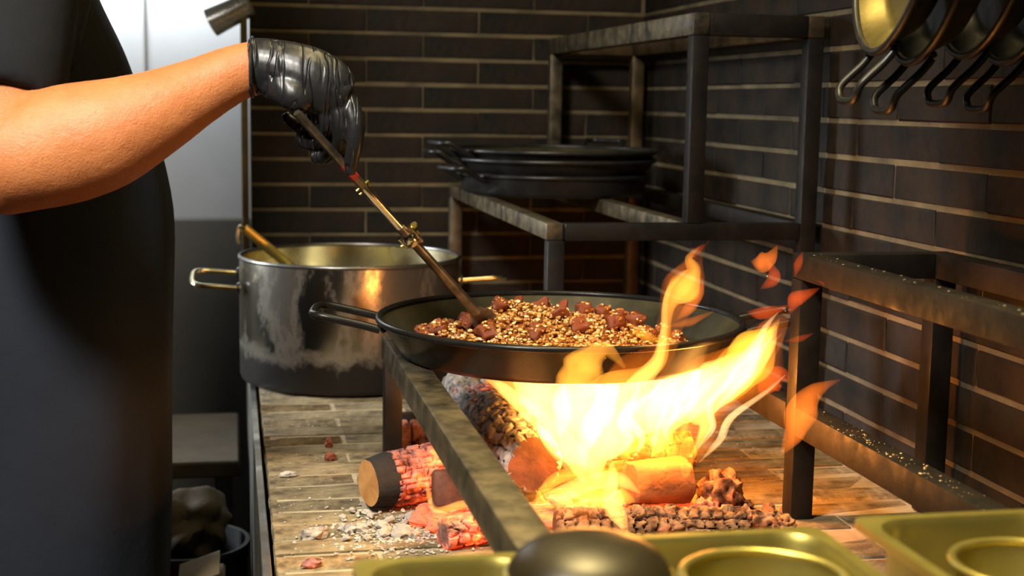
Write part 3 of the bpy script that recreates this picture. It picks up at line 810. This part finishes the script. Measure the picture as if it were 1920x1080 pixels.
# loose coals: glowing bed
cm = []
for s in range(5):
    o = mk('coal', blob((0, 0, 0), (1, 0.75, 0.6), 2, 0.7, 1.4, s + 9.0), 'ember', local=True, angle=25); cm.append(o.data); bpy.data.objects.remove(o)
crs = random.Random(21)
def coals(n, px0, px1, py0, py1, s0, s1, label, group, mat_=None, zoff=0.0):
    for i in range(n):
        o = bpy.data.objects.new('coal', crs.choice(cm)); COL.objects.link(o)
        s = crs.uniform(s0, s1); p = onZ(crs.uniform(px0, px1), crs.uniform(py0, py1), HZ)
        o.location = (p.x, p.y, HZ + s * 0.45 + crs.uniform(0, zoff)); o.scale = (s, s, s)
        o.rotation_euler = (crs.uniform(-.5, .5), crs.uniform(-.5, .5), crs.uniform(0, 6.3))
        if mat_:
            o.material_slots[0].link = 'OBJECT'; o.material_slots[0].material = MAT[mat_]
        setp(o, label, 'coal', group)
coals(46, 780, 940, 950, 1010, .007, .015, 'orange glowing coal in the bed between short log and iron bar', 'glowing coals left of the bar', 'coal_hot', .006)
coals(50, 1020, 1300, 940, 1000, .007, .014, 'glowing coal in the bed under the flames right of the bar', 'glowing coals right of the bar', 'coal_hot', .008)
coals(20, 1300, 1480, 950, 995, .005, .011, 'dull grey coal scattered towards the rack post', 'dull coals at the right', 'char_tan')
coals(26, 640, 780, 960, 1015, .004, .010, 'pale ash coal scattered left of the short log', 'ash coals left of the log', 'ash')
# ash flakes
V, Fs = [], []
for i in range(1500):
    px, py = (crs.gauss(740, 60), crs.gauss(1000, 22)) if i < 800 else (crs.uniform(480, 1500), crs.uniform(780, 1060))
    p = onZ(px, py, HZ)
    if p.x < X0 + .01 or p.x > X1 - .02: continue
    s = crs.uniform(.0010, .0035) if i < 800 else crs.uniform(.0006, .0018)
    bl = blob((0, 0, 0), (s, s * .7, s * .4), 1, 0.6, 1.5, i)
    m = Matrix.Translation((p.x, p.y, HZ + s * .35)) @ Matrix.Rotation(crs.uniform(0, 6.3), 4, 'Z') @ Matrix.Rotation(crs.uniform(-.6, .6), 4, 'X')
    k = len(V); bl = xf(bl, m); V += bl[0]; Fs += [[q + k for q in f] for f in bl[1]]
setp(mk('ash_flakes', (V, Fs), 'stone_bit', origin=(0.3, 1.5, HZ)), 'pale ash flakes sprinkled over the hearth bricks', 'ash', None, 'stuff')
# single crumbs on the left of the hearth
def crumb(name, label, px, py, s, mat_, yaw=0.0, seed=1.0):
    c = onZ(px, py, HZ + s[2] * .8)
    v = xf(blob((0, 0, 0), s, 3, 0.55, 2.0, seed), Matrix.Translation(c) @ Matrix.Rotation(yaw, 4, 'Z'))
    return setp(mk(name, v, mat_, None, True, origin=c, angle=50), label, 'crumb', 'crumbs on the left of the hearth')
crumb('hot_coal', 'long black coal with red edges alone on the bricks', 588, 1000, (.018, .007, .007), 'char_log', R(20), 3)
crumb('hot_coal', 'small red-tipped coal near the bottom edge of the hearth', 585, 1056, (.010, .006, .005), 'ember_red', R(15), 4)
crumb('wood_chip', 'white wood chip lying alone on the hearth bricks', 542, 889, (.012, .005, .004), 'stone_bit', R(5), 5)
crumb('red_crumb', 'upper of two red-brown crumbs in front of the pot', 617, 831, (.0055, .005, .0075), 'red_bit', 0, 6)
crumb('red_crumb', 'lower of two red-brown crumbs in front of the pot', 619, 857, (.0075, .006, .006), 'red_bit', 0, 7)
crumb('grey_crumb', 'small dark pebble-like coal next to the ash', 656, 992, (.007, .006, .006), 'char_log', 0, 8)

# ------------------------------------------------------------------ flames
fire = thing('fire', tuple(onZ(1130, 920, HZ)), 'bright yellow wood fire blazing under and around the paella pan', 'fire')
frs = random.Random(5)
def flame(rows, mat_='flame_mid', flat=0.55, seed=None, seg=20, rough=0.22):
    """rows: px, py, depth, half width in px; swept lens-shaped tongue"""
    seed = frs.uniform(0, 50) if seed is None else seed
    rows = smooth_path(rows, 7)
    pts = [P(r[0], r[1], r[2]) for r in rows]
    ra_ = [max(0.25, r[3]) / F_PX * r[2] for r in rows]
    rb_ = [max(0.0006, x * flat) for x in ra_]
    ang = frs.uniform(-0.5, 0.5)
    ref = (Matrix.Rotation(ang, 3, 'Z') @ FWD)
    def fn(t, th):
        return 1 + rough * noise.noise(Vector((math.cos(th) * 1.2 + seed, math.sin(th) * 1.2, t * 5))) + 0.5 * rough * noise.noise(Vector((math.cos(th) * 2.5 + seed, math.sin(th) * 2.5, t * 12)))
    return mk('flame_tongue', tube(pts, ra_, seg, ref=ref, rb=rb_, fn=fn), mat_, fire, True, angle=80)
HOT, MID, RED, FNT, WSP = 'flame_hot', 'flame_mid', 'flame_red', 'flame_faint', 'flame_wisp'
# body of the fire under the pan
flame([(1065, 880, 1.66, 4), (1035, 820, 1.66, 24), (1035, 770, 1.68, 44), (1010, 730, 1.70, 46), (965, 705, 1.72, 10)], HOT)
flame([(1095, 905, 1.62, 5), (1080, 840, 1.62, 36), (1090, 775, 1.64, 60), (1120, 725, 1.66, 62), (1150, 690, 1.70, 14)], HOT)
flame([(1120, 900, 1.60, 6), (1115, 850, 1.60, 40), (1150, 790, 1.62, 56), (1230, 745, 1.64, 52), (1300, 715, 1.66, 36), (1350, 690, 1.68, 8)], HOT)
flame([(1235, 850, 1.62, 4), (1235, 810, 1.62, 26), (1250, 770, 1.62, 44), (1290, 735, 1.62, 46), (1350, 700, 1.60, 30), (1400, 660, 1.58, 8)], HOT)
flame([(1300, 850, 1.60, 2), (1322, 800, 1.60, 14), (1312, 770, 1.60, 26), (1350, 730, 1.60, 30), (1395, 690, 1.58, 30), (1430, 655, 1.57, 22), (1450, 620, 1.57, 8), (1462, 600, 1.57, 1)], HOT)
flame([(905, 706, 1.76, 1), (945, 730, 1.72, 12), (1005, 780, 1.66, 20), (1070, 845, 1.63, 24), (1115, 875, 1.61, 6)], HOT)
flame([(1345, 745, 1.58, 3), (1370, 690, 1.57, 20), (1400, 655, 1.56, 30), (1425, 635, 1.56, 22), (1455, 612, 1.56, 3)], MID)
flame([(1330, 760, 1.60, 2), (1370, 745, 1.59, 10), (1400, 715, 1.58, 16), (1440, 690, 1.57, 10), (1452, 640, 1.57, 2)], MID)
flame([(920, 712, 1.70, 1), (960, 722, 1.69, 14), (1010, 716, 1.68, 20), (1060, 705, 1.67, 12)], MID)
flame([(1040, 870, 1.64, 4), (1030, 800, 1.64, 40), (1050, 745, 1.66, 86), (1110, 700, 1.70, 30)], 'flame_sheath', 0.5, rough=0.5)
flame([(1190, 890, 1.58, 6), (1240, 820, 1.58, 60), (1320, 740, 1.58, 70), (1420, 660, 1.57, 50), (1475, 590, 1.57, 6)], 'flame_sheath', 0.5, rough=0.6)
flame([(1070, 910, 1.56, 10), (1120, 850, 1.57, 80), (1220, 790, 1.58, 90), (1300, 740, 1.6, 20)], 'flame_sheath', 0.5, rough=0.5)
flame([(1000, 955, 1.50, 6), (1080, 930, 1.50, 40), (1160, 915, 1.51, 40), (1210, 925, 1.52, 6)], 'flame_sheath', 0.5, rough=0.6)
flame([(1090, 760, 1.50, 8), (1160, 715, 1.48, 40), (1230, 680, 1.47, 32), (1255, 610, 1.47, 22), (1280, 540, 1.47, 42), (1312, 480, 1.47, 8), (1330, 450, 1.47, 1)], 'flame_sheath', 0.4, rough=0.6)
# licking strands through the body
for k in range(34):
    bx_ = frs.uniform(1045, 1310); by_ = frs.uniform(800, 880)
    dx_ = frs.uniform(-20, 90) + (bx_ - 1100) * 0.18; d_ = frs.uniform(1.56, 1.66); w_ = frs.uniform(3, 10)
    sw = frs.uniform(-26, 26)
    flame([(bx_, by_, d_, .6), (bx_ + dx_ * .2 + sw, by_ - 40, d_, w_), (bx_ + dx_ * .55 - sw * .6, by_ - 85, d_ + .01, w_ * 1.2), (bx_ + dx_ + sw * .3, by_ - 135, d_ + .02, w_ * .6), (bx_ + dx_ * 1.3, by_ - 165, d_ + .03, .5)],
          WSP if k % 3 == 0 else MID, 0.5, seg=12, rough=0.45)
for k in range(8):
    bx_ = frs.uniform(1270, 1370); by_ = frs.uniform(720, 800); d_ = frs.uniform(1.55, 1.59); w_ = frs.uniform(4, 10)
    flame([(bx_, by_, d_, .6), (bx_ + 30, by_ - 38, d_, w_), (bx_ + 62, by_ - 70, d_, w_ * 1.2), (bx_ + 84, by_ - 112, d_, w_ * .7), (bx_ + 108, by_ - 140, d_, .5)], MID if k % 2 else WSP, 0.5, seg=12, rough=0.45)
# tongues licking the front of the pan
flame([(1075, 790, 1.52, 6), (1072, 735, 1.50, 30), (1088, 700, 1.49, 34), (1112, 668, 1.49, 26), (1140, 655, 1.49, 14), (1172, 690, 1.49, 3)], 'flame_front', 0.6, rough=0.4)
flame([(1085, 735, 1.50, 3), (1140, 714, 1.49, 18), (1200, 704, 1.48, 14), (1235, 680, 1.48, 14), (1246, 640, 1.48, 12), (1252, 600, 1.48, 11), (1258, 565, 1.48, 17), (1282, 538, 1.48, 30), (1300, 508, 1.48, 16), (1292, 484, 1.48, 9), (1312, 464, 1.48, 1)], 'flame_front', 0.7, rough=0.4)
flame([(1150, 740, 1.50, 3), (1195, 715, 1.48, 16), (1230, 680, 1.47, 13), (1244, 625, 1.47, 8), (1246, 580, 1.47, 6), (1256, 540, 1.47, 5), (1290, 505, 1.47, 1)], HOT, 0.6)
flame([(1268, 600, 1.48, 1), (1292, 578, 1.48, 12), (1312, 548, 1.48, 10), (1316, 520, 1.48, 1)], RED, 0.5)
flame([(1240, 640, 1.47, 2), (1215, 632, 1.47, 10), (1196, 622, 1.48, 7), (1180, 632, 1.49, 1)], MID, 0.5)
flame([(1250, 612, 1.48, 1), (1290, 605, 1.48, 8), (1320, 592, 1.48, 5), (1338, 584, 1.48, 1)], RED, 0.5)
flame([(1290, 490, 1.48, 1), (1298, 478, 1.48, 7), (1312, 466, 1.48, 6), (1322, 458, 1.48, 1)], FNT, 0.6)
# low flames at the front of the bed
flame([(1000, 940, 1.52, 3), (1050, 925, 1.52, 14), (1110, 905, 1.53, 18), (1160, 900, 1.54, 14), (1200, 925, 1.54, 2)], HOT, 0.6)
flame([(1020, 950, 1.50, 2), (1090, 935, 1.50, 18), (1150, 930, 1.51, 22), (1190, 940, 1.51, 3)], MID, 0.6)
flame([(1178, 1000, 1.46, 1), (1162, 972, 1.47, 15), (1145, 935, 1.48, 18), (1150, 890, 1.50, 10), (1140, 850, 1.52, 2)], HOT, 0.6)
flame([(1005, 950, 1.51, 1), (1018, 920, 1.51, 10), (1060, 890, 1.53, 12), (1140, 885, 1.54, 8), (1180, 870, 1.55, 1)], MID, 0.6)
flame([(1275, 850, 1.56, 2), (1285, 890, 1.56, 6), (1300, 850, 1.56, 6), (1320, 800, 1.57, 9), (1310, 760, 1.58, 3)], MID, 0.5)
flame([(1170, 890, 1.58, 1), (1176, 850, 1.58, 10), (1210, 825, 1.58, 12), (1260, 835, 1.58, 7), (1290, 815, 1.58, 1)], MID, 0.5)
# flame on the short log
flame([(795, 872, 1.53, 1), (830, 866, 1.525, 7), (870, 868, 1.52, 8), (900, 882, 1.52, 2)], HOT, 0.7)
flame([(798, 878, 1.53, 1), (803, 920, 1.525, 5), (815, 955, 1.52, 6), (860, 948, 1.515, 9), (905, 935, 1.51, 5), (915, 925, 1.51, 1)], HOT, 0.7)
flame([(860, 866, 1.52, 1), (885, 898, 1.515, 5), (910, 935, 1.51, 2)], MID, 0.7)
flame([(790, 965, 1.51, 1), (830, 975, 1.51, 9), (870, 968, 1.51, 8), (905, 980, 1.51, 1)], RED, 0.7)
# detached red licks on the right
flame([(1462, 855, 1.48, 1), (1487, 815, 1.48, 20), (1502, 770, 1.48, 30), (1520, 742, 1.48, 20), (1550, 722, 1.48, 8), (1576, 712, 1.48, 1)], RED, 0.45)
flame([(1425, 745, 1.50, 2), (1440, 718, 1.50, 24), (1462, 704, 1.50, 18), (1480, 715, 1.5, 2)], FNT, 0.6)
flame([(1408, 490, 1.56, 1), (1426, 492, 1.56, 18), (1444, 484, 1.56, 15), (1458, 460, 1.56, 1)], RED, 0.5)
flame([(1425, 542, 1.56, 1), (1450, 524, 1.56, 13), (1448, 504, 1.56, 8), (1440, 490, 1.56, 1)], FNT, 0.6)
flame([(1480, 590, 1.56, 1), (1492, 562, 1.56, 15), (1512, 552, 1.56, 10), (1537, 540, 1.56, 1)], FNT, 0.7)
flame([(1490, 520, 1.56, 1), (1497, 495, 1.56, 8), (1505, 472, 1.56, 1)], FNT, 0.7)
flame([(1530, 525, 1.55, 1), (1560, 538, 1.55, 6), (1590, 540, 1.55, 8), (1612, 555, 1.55, 1)], FNT, 0.8)
flame([(1400, 585, 1.57, 1), (1425, 588, 1.57, 11), (1455, 582, 1.57, 9), (1480, 572, 1.57, 1)], FNT, 0.7)
flame([(1470, 640, 1.57, 1), (1500, 635, 1.57, 6), (1525, 625, 1.57, 1)], FNT, 0.6)

# ------------------------------------------------------------------ foreground steel trays
TZ = 1.39 - 0.300
ctr = thing('prep_counter', (0.3, 0.75, 0.0), 'dark steel prep counter edge in front of the hearth', 'counter')
xl, xm, xr1 = onZ(660, 1045, TZ).x, onZ(1000, 1003, TZ).x, onZ(1590, 985, TZ).x
yb_ = onZ(1250, 1000, TZ).y
mk('top', box((0.32, yb_ - 0.20, TZ - 0.17), (0.9, 0.50, 0.02), 0.002), 'dark_steel', ctr)
mk('body', box((0.32, yb_ - 0.20, (TZ - 0.18) / 2), (0.86, 0.46, TZ - 0.18)), 'edge_steel', ctr)
def gn_tray(label, xa_, xb2, ya, yb2, z, depth, m='tray'):
    """rounded-corner steel container with a flat flange"""
    e = thing('steel_tray', ((xa_ + xb2) / 2, (ya + yb2) / 2, z - depth), label, 'tray', 'steel trays in the foreground')
    def rr(x0, x1, y0, y1, r, zz):
        out = []
        for cx, cy, a0 in ((x1 - r, y1 - r, 0), (x0 + r, y1 - r, 90), (x0 + r, y0 + r, 180), (x1 - r, y0 + r, 270)):
            for k in range(7):
                a = R(a0 + 15 * k); out.append(Vector((cx + r * math.cos(a), cy + r * math.sin(a), zz)))
        return out
    fl = 0.009
    rings = [rr(xa_, xb2, ya, yb2, .012, z - 0.006), rr(xa_, xb2, ya, yb2, .012, z), rr(xa_ + fl, xb2 - fl, ya + fl, yb2 - fl, .03, z), rr(xa_ + fl + .003, xb2 - fl - .003, ya + fl + .003, yb2 - fl - .003, .03, z - .006),
             rr(xa_ + fl + .006, xb2 - fl - .006, ya + fl + .006, yb2 - fl - .006, .03, z - depth + .012), rr(xa_ + fl + .016, xb2 - fl - .016, ya + fl + .016, yb2 - fl - .016, .022, z - depth)]
    n = 28; V = sum(rings, []); Fs = []
    for i in range(len(rings) - 1):
        for j in range(n): Fs.append([i * n + j, i * n + (j + 1) % n, (i + 1) * n + (j + 1) % n, (i + 1) * n + j])
    Fl, Bd = Fs[:2 * n], Fs[2 * n:] + [[(len(rings) - 1) * n + j for j in range(n)]]
    mk('flange', (V, Fl), m, e, True, angle=35); mk('basin', (V, Bd), m, e, True, angle=50)
    return e
gap = 0.003
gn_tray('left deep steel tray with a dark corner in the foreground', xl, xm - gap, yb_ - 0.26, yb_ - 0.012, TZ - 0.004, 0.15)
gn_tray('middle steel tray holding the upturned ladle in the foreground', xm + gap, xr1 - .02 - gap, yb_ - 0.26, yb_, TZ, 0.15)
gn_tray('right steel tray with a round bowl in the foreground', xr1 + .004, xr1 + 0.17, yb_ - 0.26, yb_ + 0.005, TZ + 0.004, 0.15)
def bowl(label, c, r, h, m='tray'):
    e = thing('steel_bowl', (c[0], c[1], c[2] - h), label, 'bowl', 'steel bowls in the foreground trays')
    pr = [(0, 0), (r * .55, .002), (r * .85, h * .45), (r, h), (r - .002, h), (r * .83, h * .47), (r * .53, .004), (0, .0025)]
    mk('basin', lathe(pr, 56), m, e, local=True, angle=50)
    mk('rim', lathe([(r + .0035 * math.cos(a), h + .003 * math.sin(a)) for a in [2 * math.pi * k / 8 for k in range(8)]], 56, closed=True), m, e, local=True, angle=80)
    return e
bc = onZ(1350, 1100, TZ - .004)
bowl('wide steel bowl set in the middle foreground tray', (bc.x + 0.026, bc.y - .01, TZ + 0.004), 0.052, 0.06)
bc2 = onZ(1850, 1060, TZ)
bowl('shallow steel bowl set in the right foreground tray', (xr1 + 0.088, bc2.y, TZ - 0.002), 0.052, 0.05)
# upturned ladle bowl
dc = onZ(1105, 1090, TZ + 0.0)
ul = thing('serving_ladle', (dc.x, dc.y, TZ - 0.02), 'dark round ladle bowl turned over in the middle tray', 'ladle')
mk('bowl', lathe([(0.0, 0.026), (0.018, 0.0248), (0.034, 0.0208), (0.045, 0.014), (0.051, 0.006), (0.053, 0.0), (0.051, 0.0), (0.043, 0.012), (0.033, 0.0185), (0, 0.0235)], 48, (dc.x, dc.y, TZ + 0.004)), 'tray_dark', ul)
mk('rim', lathe([(0.0525 + .0025 * math.cos(a), .0025 * math.sin(a)) for a in [2 * math.pi * k / 8 for k in range(8)]], 48, (dc.x, dc.y, TZ + 0.004), closed=True), 'tray', ul)
mk('handle', tube([(dc.x + .01, dc.y - .05, TZ + .008), (dc.x + .01, dc.y - .09, TZ + .02), (dc.x + .0, dc.y - .18, TZ + .05)], [.006, .006, .007], 8, ref=(0, 0, 1), rb=[.002] * 3), 'tray', ul)

# ------------------------------------------------------------------ things low in the dark at left
sh = thing('low_shelf', (-0.30, 2.75, 0.0), 'dim beige ledge beside the hearth behind the cook', 'shelf')
mk('shelf_top', box((-0.32, 2.70, 0.72), (0.66, 0.40, 0.03), 0.004), 'tan', sh)
for x in (-0.62, -0.02): mk('leg', box((x, 2.70, 0.352), (0.03, 0.36, 0.704), 0.003), 'grey_wall', sh)
bk = thing('bucket', (-0.16, 2.05, 0.0), 'dark bucket with a brownish cloth sack beside the hearth', 'bucket')
c = P(350, 1000, 2.25)
bk.location = (c.x, c.y, 0)
mk('bucket_wall', lathe([(0, 0), (0.08, 0), (0.098, c.z - .02), (0.101, c.z - .02), (0.101, c.z - .012), (0.094, c.z - .012), (0.077, .004), (0, .004)], 32), 'dark_plastic', bk, local=True, angle=50)
sk = setp(mk('cloth_sack', blob((c.x - .005, c.y, c.z + .015), (0.072, 0.070, 0.058), 4, 0.45, 1.8, 3), 'sack', None, True, origin=(c.x, c.y, c.z)), 'crumpled brownish cloth sack in the dark bucket by the hearth', 'sack')
c2 = P(432, 1080, 2.0)
bx = thing('cardboard_box', (c2.x, c2.y, 0), 'brown cardboard box low in the dark gap by the hearth', 'box')
mk('carton', box((-0.048, c2.y, c2.z / 2), (0.066, 0.12, c2.z), 0.003), 'tan', bx)
mk('flap', bar((-0.080, c2.y, c2.z + .003), (-0.022, c2.y, c2.z + .022), 0.10, 0.003, 0.001), 'tan', bx)
# chrome fixture at the wall edge
lc = P(437, 22, 2.80)
lf = thing('wall_fixture', tuple(lc), 'shiny chrome cylinder fixture at the top edge of the brick wall', 'fixture')
mt = Matrix.Translation(lc) @ Matrix.Rotation(YAW * -1, 4, 'Z') @ Matrix.Rotation(R(64), 4, 'Y')
mk('cylinder', xf(lathe([(0, -0.04), (0.020, -0.04), (0.025, -0.035), (0.028, 0.02), (0.030, 0.05), (0.027, 0.05), (0.0, 0.045)], 32), mt @ Matrix.Rotation(R(180), 4, 'X')), 'satin', lf)
mk('bracket', bar(lc + Vector((0.01, 0, 0)), (X0 - 0.004, lc.y + .02, lc.z + .005), 0.014, 0.02), 'dark_steel', lf)

# ------------------------------------------------------------------ the cook
per = thing('person', tuple(P(100, 540, 1.85) * 1.0)[:2] + (0.0,), 'cook in black shirt, charcoal apron and black glove stirring the pan', 'person')
def remesh(o, vox, smooth_it=4):
    m = o.modifiers.new('remesh', 'REMESH'); m.mode = 'VOXEL'; m.voxel_size = vox; m.use_smooth_shade = True
    s = o.modifiers.new('smooth', 'SMOOTH'); s.factor = 0.5; s.iterations = smooth_it
def limb(rows, n=6, seg=20, k=0.9):
    """rows: px, py, depth, half-width px (in picture), half-depth px"""
    rows = smooth_path(rows, n)
    return tube([P(r[0], r[1], r[2]) for r in rows], [r[3] / F_PX * r[2] for r in rows], seg, ref=FWD, rb=[r[4] / F_PX * r[2] for r in rows])
def ell(c, s, rot=None, sub=3):
    v = blob((0, 0, 0), s, sub, 0)
    return xf(v, Matrix.Translation(c) @ (rot or Matrix.Identity(4)))
# torso frame: the cook faces the hearth (+X)
TX, TY = -0.268, 1.90
def rings(rows, seg=40, fold=0.0, capz=True, sx=1.0):
    """rows: z, cx, cy, half front-back, half side-side"""
    rows = smooth_path(rows, 5); V, Fs = [], []
    for (z_, cx, cy, rx, ry) in rows:
        for j in range(seg):
            th = 2 * math.pi * j / seg
            k = 1 + fold * noise.noise(Vector((math.cos(th) * 2.4, math.sin(th) * 2.4, z_ * 3.2)))
            ct, st = math.cos(th), math.sin(th)
            e = 0.86
            V.append(Vector((cx + rx * math.copysign(abs(ct) ** e, ct) * k, cy + ry * math.copysign(abs(st) ** e, st) * k, z_)))
    n = len(rows)
    for i in range(n - 1):
        for j in range(seg): Fs.append([i * seg + j, i * seg + (j + 1) % seg, (i + 1) * seg + (j + 1) % seg, (i + 1) * seg + j])
    if capz: Fs.append(list(range(seg))[::-1]); Fs.append([(n - 1) * seg + j for j in range(seg)])
    return V, Fs
arm_rows = [(10, -150, 1.62, 84, 84), (6, 40, 1.56, 88, 88), (4, 170, 1.505, 94, 94), (14, 285, 1.47, 104, 100), (52, 292, 1.465, 104, 98), (120, 272, 1.47, 112, 98), (200, 250, 1.475, 104, 90), (290, 212, 1.48, 82, 74), (370, 172, 1.49, 64, 58), (440, 138, 1.495, 54, 46), (500, 122, 1.50, 50, 40)]
SHZ = 1.72
body = mk('body', join(limb(arm_rows, 6, 28),
                       ell(P(12, 345, 1.46), (0.034, 0.034, 0.034)),
                       tube([(TX + .02, TY, SHZ - .06), (TX + .025, TY, SHZ + 0.10)], [0.07, 0.06], 20),
                       ell((TX + 0.045, TY, SHZ + 0.20), (0.096, 0.076, 0.122)), ell((TX + 0.11, TY, SHZ + 0.15), (0.035, 0.045, 0.045)),
                       ell((TX + 0.145, TY, SHZ + 0.19), (0.016, 0.014, 0.022)), ell((TX + 0.135, TY, SHZ + 0.13), (0.014, 0.026, 0.012)),
                       ell((TX + .03, TY + .078, SHZ + .19), (.018, .010, .03)), ell((TX + .03, TY - .078, SHZ + .19), (.018, .010, .03)),
                       tube(smooth_path([(TX - .02, TY + .22, SHZ - .06), (TX - .03, TY + .26, SHZ - .35), (TX + .06, TY + .24, SHZ - .58)], 6), [0.055 - .0012 * i for i in range(13)], 18),
                       ell((TX + .08, TY + .235, SHZ - .63), (.04, .022, .06))), 'skin', per)
remesh(body, 0.006, 6)
hair = mk('hair', ell((TX + 0.025, TY, SHZ + 0.235), (0.100, 0.082, 0.098)), 'hair', per)
shirt = mk('shirt', join(rings([(0.98, TX, TY, .170, .200), (1.15, TX, TY, .175, .203), (1.28, TX + .005, TY, .172, .200), (1.42, TX - .015, TY, .158, .200), (1.52, TX - .035, TY, .135, .200), (1.62, TX - .05, TY, .115, .20), (1.69, TX - .03, TY, .09, .15), (1.73, TX - .0, TY, .07, .09)], fold=0.03),
                         limb([(20, -190, 1.70, 124, 124), (22, -80, 1.58, 126, 126), (14, 40, 1.54, 124, 124), (0, 125, 1.505, 126, 124), (-12, 190, 1.492, 128, 124)], 6, 28),
                         limb([(70, -40, 1.66, 110, 100), (86, 60, 1.60, 70, 70), (84, 135, 1.585, 48, 60)], 6, 20),
                         tube(smooth_path([(TX - .03, TY + .14, SHZ - .05), (TX - .02, TY + .22, SHZ - .09), (TX - .03, TY + .25, SHZ - .27)], 6), [0.07] * 13, 18)), 'shirt', per)
remesh(shirt, 0.008, 5)
ap = mk('apron', rings([(0.42, TX - .005, TY, .178, .225), (0.6, TX - .005, TY, .178, .222), (0.8, TX, TY, .178, .218), (0.98, TX + .006, TY, .180, .212), (1.12, TX + .010, TY, .182, .210), (1.24, TX + .010, TY, .182, .208), (1.345, TX - .000, TY, .172, .205)], 56, 0.045), 'apron', per)
for s in (-1, 1):
    mk('trouser_leg', tube([(TX, TY + s * .10, .95), (TX, TY + s * .105, .5), (TX - .01, TY + s * .11, .07)], [.095, .075, .06], 20), 'shirt', per)
    mk('shoe', xf(blob((0, 0, 0), (.14, .05, .05), 3, 0.1), Matrix.Translation((TX + .05, TY + s * .11, .048))), 'sole', per)

# gloved hand
RD = 1.50
gl = mk('glove', join(
    limb([(474, 126, 1.494, 54, 46), (500, 124, 1.494, 52, 44), (540, 135, 1.492, 58, 46), (580, 150, 1.49, 62, 44), (620, 168, 1.492, 56, 40), (646, 184, 1.496, 40, 36)], 5, 24),
    limb([(520, 150, 1.488, 40, 30), (540, 168, 1.480, 36, 30), (560, 186, 1.476, 28, 26), (578, 198, 1.482, 16, 18)], 5, 18),        # thenar mass over the rod end
    limb([(645, 180, 1.495, 24, 26), (665, 228, 1.488, 19, 20), (665, 270, 1.490, 16, 17), (659, 302, 1.496, 14, 14), (656, 328, 1.500, 9, 10)], 6, 16),  # index
    limb([(628, 184, 1.494, 20, 26), (642, 235, 1.490, 17, 20), (636, 270, 1.508, 15, 16), (612, 294, 1.524, 14, 15), (586, 292, 1.528, 12, 13)], 6, 16),  # middle
    limb([(604, 188, 1.494, 20, 24), (614, 230, 1.496, 16, 19), (603, 262, 1.515, 14, 15), (576, 268, 1.526, 14, 14), (560, 254, 1.530, 11, 12)], 6, 16),   # ring
    limb([(584, 192, 1.500, 18, 20), (589, 222, 1.506, 14, 17), (568, 238, 1.522, 13, 15), (545, 226, 1.530, 12, 13), (535, 212, 1.530, 9, 10)], 6, 16),   # little
    limb([(585, 205, 1.516, 18, 18), (620, 240, 1.532, 16, 16), (643, 280, 1.530, 14, 14), (652, 305, 1.524, 12, 12), (656, 324, 1.518, 9, 9)], 6, 16)), 'glove', per)   # thumb
remesh(gl, 0.0018, 2)
mk('cuff', tube([P(474 + 8.0 * math.sin(a) * 0.5, 126 + 55 * math.cos(a), 1.494 + 0.028 * math.sin(a)) for a in [2 * math.pi * k / 36 for k in range(36)]], 0.0022, 8, closed=True), 'glove', gl)
